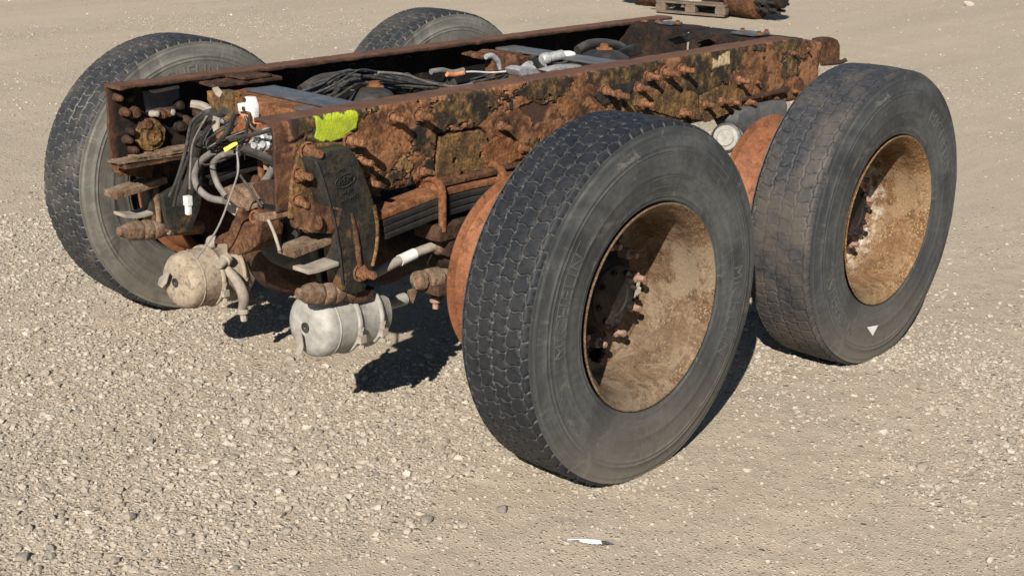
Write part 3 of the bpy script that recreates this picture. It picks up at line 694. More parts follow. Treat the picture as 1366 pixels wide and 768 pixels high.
# middle
cm2 = MB(); cm2.box((1.68, -0.02, 0.968), (0.105, 0.66, 0.008)); cm2 = cm2.build('cross_member', 'plate_grey', chassis, bevel=0.0015, fine=0.04, rough=(0.0012, 20), label='dark grey flat cross strap over the middle of the frame')
b = MB(); b.box((1.56, 0.175, 0.885), (0.11, 0.13, 0.15), (0, 0, 0.2)); b.box((1.60, 0.24, 0.962), (0.32, 0.13, 0.012), (0, 0.02, -0.1))
b.box((1.50, 0.15, 0.93), (0.018, 0.16, 0.10)); b.build('cross_member_bracket', 'rust', chassis, bevel=0.004, fine=0.014, rough=(0.010, 32))
b = MB(); b.box((1.62, -0.02, 0.86), (0.012, 0.64, 0.17)); b.build('cross_member_web', 'rust_dark', chassis, bevel=0.002, fine=0.03, rough=(0.004, 30))
# far end
cm3 = channel('cross_member', 2.50, 2.67, 0.04, 0.405, 0.994, 0.16, 'rust_dark', label='far end cross member with bolted plates')
channel('cross_member', 2.52, 2.69, -0.405, 0.0395, 0.990, 0.16, 'rust_dark')
for (x, y, sx, sy, r) in [(2.60, 0.20, 0.09, 0.07, 0.1), (2.58, -0.22, 0.10, 0.12, -0.1)]:
    b = MB(); b.box((x, y, 1.0005), (sx, sy, 0.007), (0, 0, r)); b.build('cover_plate', 'plate_bluegrey', cm3, bevel=0.0015)
for (x, y) in [(2.58, 0.25), (2.60, 0.16), (2.60, -0.17), (2.57, -0.27), (2.64, -0.26), (2.55, 0.30)]:
    again(bolt1, 'bolt', cm3, (x, y, 0.999), (R(-90), 0, random.random()), (0.9, 0.32, 0.9))

# ------------------------------------------------------------------ inside of the far rail: fasteners and scale
nutpos = [(0.05, 0.405, 0.906), (0.084, 0.405, 0.9), (0.064, 0.405, 0.843), (0.07, 0.405, 0.785), (0.272, 0.405, 0.849), (0.246, 0.405, 0.836), (0.179, 0.405, 0.883), (0.201, 0.405, 0.885), (0.028, 0.405, 0.954), (0.07, 0.405, 0.949), (0.119, 0.405, 0.86), (0.051, 0.405, 0.819), (0.245, 0.405, 0.904), (0.311, 0.405, 0.871)]
for i, p in enumerate(nutpos):
    b = MB(); r = random.uniform(0.011, 0.019)
    b.lathe([(r*1.15, 0.0), (r*1.2, 0.008), (r, 0.012), (r*1.0, 0.024), (r*0.7, 0.032), (0.001, 0.034)], (p[0], HW-0.014, p[2]), (0, -1, 0), 10, True, False)
    b.build('bolt', random.choice(['rust_dark', 'rust_brown', 'rust_brown', 'rust']), rail_l, fine=0.010, rough=(0.003, 70))
p = [(0.137, 0.395, 0.822)][0]
b = MB(); b.lathe([(0.052, 0.0), (0.054, 0.010), (0.047, 0.022), (0.034, 0.020), (0.028, 0.030), (0.012, 0.026), (0.001, 0.030)], (p[0], HW-0.013, p[2]), (0, -1, 0), 22, True, False)
b.build('rusted_boss', 'rust_ochre', rail_l, fine=0.008, rough=(0.007, 55))
b = MB(); q = [(0.122, 0.405, 0.962), (0.254, 0.405, 0.956), (0.255, 0.405, 0.888), (0.204, 0.405, 0.88), (0.13, 0.405, 0.894)]; b.prism([(p[0], HW-0.013, p[2]) for p in q], (0, -0.006, 0)); b.build('backing_plate', 'plate_grey', rail_l, bevel=0.001)
b = MB(); q = [(0.126, 0.36, 0.969), (0.225, 0.36, 0.975), (0.23, 0.36, 0.965), (0.136, 0.36, 0.959)]; b.prism([(p[0], 0.36, p[2]) for p in q], (0, 0.02, 0.0)); b.build('bent_strip', 'grey_dusty', rail_l, bevel=0.001)
for q, mt in (((205, 155), 'white_plastic'), ((226, 152), 'white_plastic')):
    pass
p = [(0.144, 0.385, 0.888), (0.202, 0.385, 0.885)]
for a in p:
    b = MB(); b.lathe([(0.010, 0.0), (0.012, 0.01), (0.009, 0.018), (0.011, 0.03), (0.004, 0.034)], (a[0], HW-0.02, a[2]), (0.35, -1, 0.1), 12); b.build('fitting', 'grey_dusty', rail_l)
# loose scale on its bottom flange, in layers
b = MB()
for k in range(5):
    y0 = HW-0.09; b.box((0.11+0.02*k, HW-0.045, ZB+0.016+0.0035*k), (0.22-0.03*k+0.1*(k % 2), 0.075-0.006*k, 0.004), (random.uniform(-.03, .03), random.uniform(-.03, .03), random.uniform(-.08, .08)))
b.build('rust_scale', 'rust_dusty', rail_l, fine=0.010, rough=(0.004, 60))
for x in np.linspace(0.62, 1.35, 9):            # row of slots with bright edges along the far web
    b = MB(); b.tube([(x-0.016, HW-0.013, 0.955), (x, HW-0.016, 0.963), (x+0.018, HW-0.013, 0.957)], 0.0022, 6, 3); b.build('slot_edge', 'wire', rail_l)
# ------------------------------------------------------------------ wheels
RT = 0.522; HB = 0.135
def tyre_mesh(name, worn, seed):
    nu = 1180; tv = np.linspace(-0.119, 0.119, 82); nv = len(tv)
    th = np.linspace(0, 2*np.pi, nu, endpoint=False); TH, TV = np.meshgrid(th, tv, indexing='ij')
    U = TH*RT; av = np.abs(TV)/0.119
    rr = RT-0.0045*av**2-0.016*ss(0.86, 1.0, av)**1.5
    P = 2*np.pi*RT/68                            # block length
    nc = 5; edges = np.linspace(-0.098, 0.098, nc)   # circumferential zig-zag grooves
    gw = 0.0026 if worn else 0.0038
    g = np.zeros_like(TH)
    for i, e in enumerate(edges):
        zz = np.abs(((U/P*1.0+0.37*i) % 1.0)-0.5)*4-1
        w = e+0.0028*np.clip(zz*1.9, -1, 1)
        g = np.maximum(g, ss(gw, gw*0.35, np.abs(TV-w)))
    col = np.searchsorted(edges, TV)
    off = np.array([0.0, 0.55, 0.12, 0.68, 0.22, 0.75])[col]
    ph = (U/P+off) % 1.0; lv = (TV-0.0)/0.05
    jog = 0.07*np.sin(TV*150+col*1.7)
    dl = np.abs(((ph+jog) % 1.0)-0.5)*P
    g = np.maximum(g, ss(gw, gw*0.35, dl)*np.where((col == 0) | (col == nc), 0.95, 0.85))
    # short sipes in the middle of each block
    dm = np.abs(((ph+jog+0.5) % 1.0)-0.5)*P
    sip = ss(0.0022, 0.0008, dm)*np.where(np.abs(((TV*23) % 1.0)-0.5) > 0.16, 1, 0)*0.14
    g = np.maximum(g, sip)
    patchy = ss(-0.45, 0.15, fbm(U*3+seed, TV*9, None, 3, seed)) if worn else ss(-0.75, -0.2, fbm(U*3+seed, TV*9, None, 3, seed))
    depth = (0.0045 if worn else 0.0105)*(0.35+0.65*patchy)
    rr = rr-g*depth+0.0009*fbm(U*40, TV*40, None, 3, seed+4)+0.0018*fbm(U*3, TV*10, None, 2, seed+8)
    rr = rr-0.006*ss(0.93, 0.985, av)*ss(0.25, 0.15, np.abs(((U/P*2) % 1.0)-0.5))   # notches along the shoulder
    tc = np.stack([rr*np.cos(TH), TV, rr*np.sin(TH)], -1).reshape(-1, 3)
    i = np.arange(nu)[:,None]; j = np.arange(nv-1)[None,:]; i2 = (i+1) % nu
    tf = np.stack([i*nv+j, i*nv+j+1, i2*nv+j+1, i2*nv+j], -1).reshape(-1, 4)
    # sidewalls with moulded rings
    sp = [(0.2915, .100), (0.2945, .112), (0.302, .1195), (0.308, .1235), (0.3105, .1226), (0.314, .1252), (0.322, .1275), (0.3255, .1264), (0.331, .1290), (0.36, .1322), (0.378, .1336), (0.3795, .1345), (0.3815, .1345), (0.383, .1340), (0.405, .1350), (0.436, .1350),
          (0.4405, .1349), (0.442, .1362), (0.4448, .1362), (0.4462, .1345), (0.453, .1340), (0.4545, .1350), (0.4568, .1349), (0.458, .1333), (0.474, .1302), (0.488, .1262), (0.4915, .1262), (0.4945, .1232), (0.5005, .1205), (0.504, .1216), (0.5075, .1200), (0.5065, .1175)]
    ns = 300; ts = np.linspace(0, 2*np.pi, ns, endpoint=False); co = [tc]; fs = [tf]; gr = [g.ravel()]; sd = [np.zeros(g.size)]; base = len(tc)
    m = len(sp)
    for s in (-1, 1):
        T, K = np.meshgrid(ts, np.arange(m), indexing='ij'); r_ = np.array([p[0] for p in sp])[K]; y_ = np.array([p[1] for p in sp])[K]
        y_ = y_+0.0007*fbm(np.cos(T)*r_*14, np.sin(T)*r_*14, None, 3, seed+20)*ss(0.30, 0.33, r_)
        co.append(np.stack([r_*np.cos(T), s*y_, r_*np.sin(T)], -1).reshape(-1, 3))
        i = np.arange(ns)[:,None]; j = np.arange(m-1)[None,:]; i2 = (i+1) % ns
        f = np.stack([i*m+j, i*m+j+1, i2*m+j+1, i2*m+j], -1).reshape(-1, 4)+base
        fs.append(f if s > 0 else f[:,::-1]); base += ns*m; gr.append(np.zeros(ns*m)); sd.append(np.ones(ns*m))
    co = np.concatenate(co); f = np.concatenate(fs)
    # weight of the chassis: flat, slightly bulging foot
    z = co[:,2]; pr = np.clip(-0.502-z, 0, None); near = ss(-0.30, -0.50, z)
    co[:,2] = np.where(z < -0.502, -0.502-0.10*pr, z); co[:,1] *= 1+0.055*near*ss(0.30, 0.5, np.abs(co[:,2]))
    me = raw_mesh(bpy.data.meshes.new(name), co, f)
    add_attr(me, 'groove', np.concatenate(gr)); add_attr(me, 'side', np.concatenate(sd))
    me.shade_smooth(); me.set_sharp_from_angle(angle=R(55))
    return me
def tyre_material(name, tread, groove_dust, side1, side2, dirt_amt, dirt_col):
    t = NT(name); v = t.coord()
    n1 = t.noise(v, 5, 5, 0.66, 0.4); n2 = t.noise(v, 45, 4, 0.7); n3 = t.noise(v, 300, 2, 0.6)
    nr = t.noise(t.coord(scale=(1, 6, 1)), 3.2, 5, 0.62, 0.8)
    tr = t.mix(t.ramp(n2, [(0.35, 0.0), (0.7, 1.0)]), tread, tuple(1.9*a for a in tread))
    tr = t.mix(t.ramp(n3, [(0.68, 0.0), (0.80, 0.7)]), tr, (0.16, 0.15, 0.14))
    g = t.attr('groove'); tr = t.mix(t.math('MULTIPLY', t.ramp(g, [(0.25, 0.0), (0.75, 1.0)]), t.ramp(n2, [(0.3, 0.45), (0.6, 1.0)])), tr, groove_dust)
    tr = t.mix(t.math('MULTIPLY', t.ramp(n1, [(0.45, 0.0), (0.62, 1.0)]), dirt_amt), tr, dirt_col)
    sw = t.ramp(nr, [(0.30, tuple(0.55*a for a in side1)), (0.46, side1), (0.60, side2), (0.78, tuple(1.25*a for a in side2))])
    sw = t.mix(t.ramp(n2, [(0.40, 0.0), (0.72, 0.55)]), sw, tuple(0.6*a for a in side1))
    r2 = t.node('ShaderNodeSeparateXYZ'); t.l.new(v, r2.inputs[0])
    rad = t.math('SQRT', t.math('ADD', t.math('MULTIPLY', r2.outputs[0], r2.outputs[0]), t.math('MULTIPLY', r2.outputs[2], r2.outputs[2])))
    def polar(ka, kr):
        cv = t.node('ShaderNodeCombineXYZ'); t.l.new(t.math('MULTIPLY', t.math('DIVIDE', r2.outputs[0], rad), ka), cv.inputs[0])
        t.l.new(t.math('MULTIPLY', t.math('DIVIDE', r2.outputs[2], rad), ka), cv.inputs[1]); t.l.new(t.math('MULTIPLY', rad, kr), cv.inputs[2]); return cv.outputs[0]
    conc = t.noise(polar(2.0, 120.0), 1.0, 4, 0.75); spoke = t.noise(polar(26.0, 10.0), 1.0, 4, 0.7)
    sw = t.mix(t.ramp(conc, [(0.52, 0.0), (0.68, 0.28)]), sw, tuple(min(0.4, 1.6*a) for a in side2))
    sw = t.mix(t.ramp(conc, [(0.32, 0.28), (0.44, 0.0)]), sw, tuple(0.5*a for a in side1))
    sw = t.mix(t.ramp(spoke, [(0.58, 0.0), (0.72, 0.5)]), sw, tuple(1.5*a for a in side2))
    scuff = t.noise(v, 9, 6, 0.8, 1.2); sw = t.mix(t.ramp(scuff, [(0.585, 0.0), (0.62, 0.45)]), sw, (0.15, 0.135, 0.115))
    smear = t.noise(t.coord(scale=(3.5, 1, 0.8)), 4, 4, 0.5, 0.3)
    sw = t.mix(t.ramp(smear, [(0.62, 0.0), (0.70, 0.55)]), sw, (0.018, 0.018, 0.019))
    z = t.node('ShaderNodeSeparateXYZ'); t.l.new(v, z.inputs[0])
    mud = t.math('MULTIPLY', t.ramp(t.math('MULTIPLY', z.outputs[2], -1.0), [(0.22, 0.0), (0.50, 0.75)]), t.ramp(n2, [(0.3, 0.5), (0.65, 1.0)]))
    sw = t.mix(mud, sw, (0.185, 0.155, 0.12))
    c = t.mix(t.attr('side'), tr, sw)
    rg = t.ramp(n2, [(0.3, 0.50), (0.7, 0.74)])
    return t.out(c, rg, t.bump(t.math('ADD', t.math('ADD', t.math('MULTIPLY', n2, 0.7), t.math('MULTIPLY', conc, 0.3)), t.math('MULTIPLY', n3, 0.5)), 0.0014, 0.8), spec=0.35)
M['tyre'] = tyre_material('worn_black_tyre', (0.0085, 0.0098, 0.0125), (0.085, 0.083, 0.08), (0.040, 0.042, 0.0425), (0.074, 0.075, 0.073), 0.06, (0.16, 0.14, 0.11))
M['tyre_dusty'] = tyre_material('dusty_worn_tyre', (0.025, 0.026, 0.029), (0.012, 0.011, 0.010), (0.036, 0.038, 0.040), (0.066, 0.067, 0.066), 0.6, (0.100, 0.082, 0.062))
M['tyre_far'] = tyre_material('dirty_far_tyre', (0.017, 0.018, 0.020), (0.17, 0.16, 0.14), (0.105, 0.100, 0.086), (0.165, 0.155, 0.130), 0.2, (0.20, 0.17, 0.13))
M['lettering'] = plain_mat('moulded_rubber', (0.050, 0.050, 0.049), (0.090, 0.088, 0.083), 0.75, 30, 0.0006)
M['lettering_far'] = plain_mat('moulded_dusty_rubber', (0.10, 0.096, 0.085), (0.15, 0.14, 0.12), 0.75, 30, 0.0006)

def text_arc(s, r_mid, h, ang, y_of, thick=0.0016, side=-1, spread=1.0):
    """raised letters bent round the sidewall; ang = middle of the word, tops outward, read clockwise from outside"""
    cu = bpy.data.curves.new('word', 'FONT'); cu.body = s; cu.size = h*1.38; cu.align_x = 'CENTER'; cu.extrude = thick/2; cu.space_character = spread; cu.resolution_u = 3
    ob = bpy.data.objects.new('word', cu); COL.objects.link(ob); dg = bpy.context.evaluated_depsgraph_get()
    me = bpy.data.meshes.new_from_object(ob.evaluated_get(dg)); bpy.data.objects.remove(ob); bpy.data.curves.remove(cu)
    bm = bmesh.new(); bm.from_mesh(me); bmesh.ops.triangulate(bm, faces=bm.faces)
    for _ in range(3):
        es = [e for e in bm.edges if e.calc_length() > 0.02]
        if es: bmesh.ops.subdivide_edges(bm, edges=es, cuts=1)
    for q in bm.verts:
        x, y, z = q.co; r_ = r_mid+(y-h/2); a = ang-x/r_mid if side < 0 else ang+x/r_mid
        q.co = (r_*math.cos(a), side*(y_of(r_)+z), r_*math.sin(a))
    bm.to_mesh(me); bm.free(); return me
SPR = np.array([0.36, 0.378, 0.405, 0.436, 0.458, 0.474]); SPY = np.array([.1322, .1338, .1350, .1350, .1333, .1302])
side_y = lambda r_: float(np.interp(r_, SPR, SPY))

def rim_mesh(name):
    b = MB(); seg = 96
    outer = [(0.286, 0.119), (0.275, 0.112), (0.270, 0.10), (0.258, 0.07), (0.252, 0.0), (0.262, -0.05), (0.268, -0.09), (0.276, -0.112), (0.290, -0.1175), (0.2975, -0.1235), (0.2985, -0.1265), (0.2945, -0.1285),
             (0.2885, -0.1255), (0.284, -0.118), (0.2725, -0.108), (0.2665, -0.100), (0.2625, -0.085), (0.2600, -0.060), (0.2545, -0.035), (0.2480, -0.015), (0.2440, 0.020), (0.2430, 0.060), (0.2370, 0.074)]
    b.lathe([(r_, y_) for r_, y_ in outer], (0, 0, 0), (0, 1, 0), seg, False, False)
    # disc with hand holes: polar grid, cells inside a hole left open
    rs = np.linspace(0.2370, 0.085, 30); na = 150
    yy = lambda r_: 0.074+0.016*float(ss(0.237, 0.195, np.array(r_)))
    V = []; F = []
    for i, r_ in enumerate(rs):
        for k in range(na): a = 2*math.pi*k/na; V.append((r_*math.cos(a), yy(r_), r_*math.sin(a)))
    n0 = len(V)
    for i, r_ in enumerate(rs):
        for k in range(na): a = 2*math.pi*k/na; V.append((r_*math.cos(a), yy(r_)+0.011, r_*math.sin(a)))
    holes = [(0.186*math.cos(R(-83+72*h)), 0.186*math.sin(R(-83+72*h))) for h in range(5)]
    op = np.zeros((len(rs)-1, na), bool)
    for i in range(len(rs)-1):
        for k in range(na):
            a = 2*math.pi*(k+0.5)/na; r_ = (rs[i]+rs[i+1])/2; x, z = r_*math.cos(a), r_*math.sin(a)
            op[i, k] = any(math.hypot(x-hx, z-hz) < 0.039 for hx, hz in holes)
    for i in range(len(rs)-1):
        for k in range(na):
            if op[i, k]: continue
            k2 = (k+1) % na; q = [i*na+k, i*na+k2, (i+1)*na+k2, (i+1)*na+k]
            F.append(q); F.append([w+n0 for w in reversed(q)])
            for di, dk, e in ((-1, 0, (0, 1)), (0, 1, (1, 2)), (1, 0, (2, 3)), (0, -1, (3, 0))):
                i2, kk = i+di, (k+dk) % na
                if 0 <= i2 < len(rs)-1 and op[i2, kk]: F.append([q[e[1]], q[e[0]], q[e[0]]+n0, q[e[1]]+n0])
    b.add(V, F)
    return b
def hub_mesh():
    b = MB()
    b.lathe([(0.20, 0.16), (0.205, 0.118), (0.165, 0.108), (0.165, 0.086), (0.126, 0.076), (0.114, 0.052), (0.106, 0.034), (0.098, 0.024), (0.094, 0.021), (0.092, 0.015), (0.083, 0.010), (0.060, 0.010), (0.056, 0.014), (0.03, 0.0145), (0.001, 0.014)], (0, 0, 0), (0, 1, 0), 48, True, False)
    for k in range(8):
        a = R(45*k+10); b.lathe([(0.009, 0), (0.009, 0.010), (0.005, 0.012), (0.005, 0.017)], (0.076*math.cos(a), 0.011, 0.076*math.sin(a)), (0, -1, 0), 6)
    return b
tyreA = tyre_mesh('tyre', False, 3); tyreB = tyre_mesh('tyre', True, 9)
tyreB.materials.append(M['tyre_dusty']); tyreA.materials.append(M['tyre'])
tyreC = tyreA.copy(); tyreC.materials.clear(); tyreC.materials.append(M['tyre_far'])
hub0 = None; nut0 = None
XA, WB, YC, ZC = 0.690, 1.343, 1.2092-HB, 0.5
rimsrc = rim_mesh('wheel')
# lateral run-out: wheels sit a touch differently on each stud circle
specs = [('wheel', XA, -YC, 0, tyreA, 'rim', 'near right wheel with pale lettering and smooth dark tread blocks'),
         ('wheel', XA+WB, -YC, 0, tyreB, 'rim_gold', 'far right wheel with golden rust rim and muddy worn tread'),
         ('wheel', XA, YC, math.pi, tyreC, 'rim', 'near left wheel showing its dusty inner sidewall'),
         ('wheel', XA+WB, YC, math.pi, tyreC, 'rim', 'far left wheel rising behind the far frame rail')]
wheels = []
for i, (nm, x, y, rz, tm, rm, lb) in enumerate(specs):
    w = rimsrc.build(nm, rm, None, origin=(0, 0, 0), smooth=45, label=lb)
    w.parent = chassis; w.location = (x, y, ZC); w.rotation_euler = (0, 0, rz); ORG[w.name] = Vector((0, 0, 0))
    def sub(name, me, loc=(0, 0, 0), rot=(0, 0, 0), sc=None):
        o = bpy.data.objects.new(name, me); COL.objects.link(o); o.parent = w; o.location = loc; o.rotation_euler = rot
        if sc: o.scale = sc
        return o
    sub('tyre', tm)
    if hub0 is None:
        h = hub_mesh().build('hub', 'hub', w, origin=(0, 0, 0), fine=0.03, rough=(0.0015, 40)); hub0 = h.data
        nb = MB(); nb.lathe([(0.019, 0.0), (0.0205, 0.005), (0.0175, 0.008), (0.0175, 0.034), (0.014, 0.039), (0.0105, 0.040), (0.0105, 0.060), (0.008, 0.063), (0.001, 0.063)], (0, 0, 0), (0, -1, 0), 6, True, False)
        n_ = nb.build('lug_nut', 'nut', w, origin=(0, 0, 0), bevel=0.001, smooth=30); nut0 = n_.data; n_.location = (0.143*math.cos(R(8)), 0.0790, 0.143*math.sin(R(8)))
        ks = range(1, 10)
    else:
        sub('hub', hub0); ks = range(10)
    for k in ks:
        a = R(36*k+8); sub('lug_nut', nut0, (0.143*math.cos(a), 0.0790, 0.143*math.sin(a)), (0, random.random(), 0))
    if i != 3:
        sd = -1 if i < 2 else 1
        lm = M['lettering'] if i < 2 else M['lettering_far']
        for word, ang, r_m, h_ in ([('MICHELIN', R(166), 0.404, 0.044), ('MICHELIN', R(-14), 0.404, 0.044)] if i == 0 else
                                   [('MICHELIN', R(38), 0.404, 0.048), ('MICHELIN', R(218), 0.404, 0.048)] if i == 1 else [('MICHELIN', R(82), 0.404, 0.048), ('MICHELIN', R(262), 0.404, 0.048)]):
            me = text_arc(word, r_m, h_, ang, side_y, 0.0034, sd, 1.06); me.materials.append(lm); sub('sidewall_lettering', me)
    wheels.append(w)
w = wheels[1]                                    # white triangular sticker low on the far right tyre
t0 = [(1.924, -1.209, 0.141), (2.005, -1.209, 0.128), (1.972, -1.209, 0.097)]
b = MB(); b.prism([(p[0]-XA-WB, -0.1372, p[2]-ZC) for p in t0], (0, -0.0008, 0)); o = b.build('sticker', 'white_plastic', None, origin=(0, 0, 0)); o.parent = w; o.location = (0, 0, 0)
w = wheels[0]                                    # raised label frame and moulded outlines
for r_, a0, a1 in ((0.437, 58, 112), (0.345, 70, 96), (0.372, 70, 96), (0.385, 142, 190), (0.427, 142, 190), (0.427, 12, 50)):
    pts = [(r_*math.cos(R(a)), -side_y(r_)-0.0002 if r_ > 0.36 else -0.1308, r_*math.sin(R(a))) for a in np.linspace(a0, a1, 16)]
    b = MB(); b.tube(pts, 0.0011, 5, 1); o = b.build('sidewall_moulding', 'lettering', None, origin=(0, 0, 0)); o.parent = w; o.location = (0, 0, 0)

# bare inner rims of the missing inboard tyres, and brake drums inside them
ib = MB()
pr = [(0.296, 0.118), (0.298, 0.113), (0.290, 0.108), (0.276, 0.104), (0.270, 0.085), (0.262, 0.06), (0.246, 0.035), (0.240, 0.0), (0.244, -0.04), (0.262, -0.07), (0.272, -0.095), (0.285, -0.104), (0.295, -0.110), (0.298, -0.116), (0.292, -0.118),
      (0.280, -0.106), (0.264, -0.098), (0.252, -0.06), (0.236, -0.03), (0.232, 0.0), (0.238, 0.035), (0.262, 0.075), (0.268, 0.106), (0.284, 0.114), (0.294, 0.119)]
ib.lathe([(r_, y_) for r_, y_ in pr], (0, 0, 0), (0, 1, 0), 96, False, False)
inner0 = None
for (x, s, mt) in ((XA, -1, 'rim_inner'), (XA+WB, -1, 'rim_inner'), (XA, 1, 'rim_inner'), (XA+WB, 1, 'rim_inner')):
    if inner0 is None: inner0 = ib.build('inner_rim', mt, chassis, origin=(0, 0, 0), smooth=40); o = inner0; o['label'] = 'bare orange inner rim without a tyre'
    else: o = again(inner0, 'inner_rim', chassis, (0, 0, 0))
    o.location = (x, s*0.80, ZC); o.rotation_euler = (0, 0.7*x, 0)
db = MB(); db.lathe([(0.10, 0.10), (0.21, 0.10), (0.213, 0.095), (0.213, 0.02), (0.205, 0.0), (0.205, -0.09), (0.12, -0.10), (0.10, -0.10)], (0, 0, 0), (0, 1, 0), 56)
drum0 = None
for (x, s) in ((XA, -1), (XA+WB, -1), (XA, 1), (XA+WB, 1)):
    if drum0 is None: drum0 = db.build('brake_drum', 'rust_brown', chassis, origin=(0, 0, 0)); o = drum0
    else: o = again(drum0, 'brake_drum', chassis, (0, 0, 0))
    o.location = (x, s*0.78, ZC); o.rotation_euler = (0, 0, 0 if s > 0 else math.pi)
# ------------------------------------------------------------------ axles with differential, input yoke
ax0 = None
for k, x in enumerate((XA, XA+WB)):
    b = MB()
    b.lathe([(0.055, -0.72), (0.075, -0.70), (0.075, -0.66), (0.062, -0.62), (0.066, -0.35), (0.085, -0.24), (0.16, -0.12), (0.215, 0.02), (0.228, 0.13), (0.215, 0.24), (0.16, 0.34), (0.085, 0.44), (0.066, 0.52), (0.062, 0.62), (0.075, 0.66), (0.075, 0.70), (0.055, 0.72)],
            (x, 0, ZC-0.015), (0, 1, 0), 40)
    a = b.build('axle_housing', 'rust_dark', chassis, fine=0.05, rough=(0.0024, 14), smooth=60)
    c = MB(); c.lathe([(0.19, 0.10), (0.185, 0.20), (0.15, 0.26), (0.12, 0.36), (0.10, 0.40), (0.055, 0.41), (0.055, 0.44)], (x, 0.02, ZC+0.03), (-1, -0.13, 0.06), 36)
    c.build('differential_nose', 'black_steel', a, fine=0.03, rough=(0.0024, 25), smooth=50)
b = MB(); b.lathe([(0.045, 1.30-WB), (0.045, 0.55)], (XA+0.25, 0.02, 0.56), (1, 0, 0), 20); b.build('propeller_shaft', 'rust_brown', chassis)
# lower brown bowl of the front differential carrier, hanging forward of the axle
b = MB(); b.lathe([(0.02, -0.13), (0.09, -0.12), (0.135, -0.07), (0.150, 0.0), (0.135, 0.07), (0.09, 0.12), (0.02, 0.13)], (0.44, 0.10, 0.45), (0.3, 1, 0), 32)
b.build('differential_cover', 'rust_brown', chassis, fine=0.03, rough=(0.0012, 20), smooth=60)

# driveshaft flange yoke: upper arm, lower arm with the bearing seat between, and its bearing block
yk = MB()
U = [(0.1, -0.029, 0.72), (0.1, -0.042, 0.736), (0.1, -0.076, 0.749), (0.1, -0.124, 0.757), (0.1, -0.16, 0.752), (0.1, -0.184, 0.73), (0.1, -0.21, 0.706), (0.1, -0.17, 0.689), (0.1, -0.12, 0.693), (0.1, -0.084, 0.702), (0.1, -0.039, 0.708)]
yk.prism([(0.085, p[1], p[2]) for p in U], (0.07, 0.0, 0.0))
yoke = yk.build('shaft_yoke', 'rust_dusty', chassis, bevel=0.008, fine=0.014, rough=(0.0036, 38))
yk = MB(); L = [(0.1, -0.134, 0.691), (0.1, -0.16, 0.698), (0.1, -0.151, 0.674), (0.1, -0.164, 0.652), (0.1, -0.196, 0.647), (0.1, -0.219, 0.678), (0.1, -0.224, 0.699), (0.1, -0.249, 0.697), (0.1, -0.246, 0.65), (0.1, -0.229, 0.608), (0.1, -0.188, 0.574), (0.1, -0.12, 0.546), (0.1, -0.071, 0.542), (0.1, -0.07, 0.57), (0.1, -0.016, 0.559), (0.1, 0.003, 0.565), (0.1, -0.03, 0.59), (0.1, -0.081, 0.614), (0.1, -0.101, 0.646)]
yk.prism([(0.075, p[1], p[2]) for p in L], (0.085, 0.0, 0.0))
yk.build('yoke_arm', 'rust', yoke, bevel=0.008, fine=0.014, rough=(0.0036, 38))
p = [(0.09, -0.2, 0.674)][0]
b = MB(); b.lathe([(0.026, 0.0), (0.027, 0.01), (0.022, 0.014), (0.020, 0.03), (0.012, 0.032), (0.010, 0.02), (0.001, 0.02)], (0.11, p[1], p[2]), (-1, -0.2, 0.25), 24); b.build('bearing_cap', 'rust_orange', yoke, fine=0.012, rough=(0.0012, 80))
# folded steel bracket to its right (square plate with a hole, against the rail)
b = MB(); q = [(0.03, -0.271, 0.795), (0.03, -0.317, 0.818), (0.03, -0.392, 0.823), (0.03, -0.41, 0.801), (0.03, -0.403, 0.736), (0.03, -0.348, 0.708), (0.03, -0.336, 0.736), (0.03, -0.3, 0.768)]
b.prism([(0.03, p[1], p[2]) for p in q], (0.03, 0, 0)); b.build('cross_bracket', 'rust_brown', chassis, bevel=0.004, fine=0.014, rough=(0.0027, 40))
b = MB(); q = [(0.02, -0.314, 0.725), (0.02, -0.417, 0.753), (0.02, -0.419, 0.732), (0.02, -0.382, 0.716), (0.02, -0.327, 0.71)]; b.prism([(-0.005, p[1], p[2]) for p in q], (0.06, 0, 0)); b.build('bracket_foot', 'rust_dusty', chassis, bevel=0.004, fine=0.012, rough=(0.0024, 45))
# pale cast linkage block
b = MB(); q = [(0.14, 0.018, 0.683), (0.14, -0.028, 0.694), (0.14, -0.061, 0.686), (0.14, -0.062, 0.652), (0.14, -0.035, 0.635), (0.14, -0.001, 0.643), (0.14, 0.025, 0.652)]; b.prism([(0.14, p[1], p[2]) for p in q], (0.04, 0, 0)); b.build('link_block', 'grey_dusty', chassis, bevel=0.004, fine=0.012, rough=(0.0018, 60))
b = MB(); p = [(0.1, 0.003, 0.56), (0.1, 0.019, 0.547)]; b.lathe([(0.018, 0.0), (0.023, 0.01), (0.018, 0.022), (0.012, 0.028), (0.002, 0.03)], (0.09, p[0][1], p[0][2]), (-0.6, 0.8, 0), 10); b.build('rod_end', 'grey_dusty', chassis, fine=0.012, rough=(0.0018, 60))

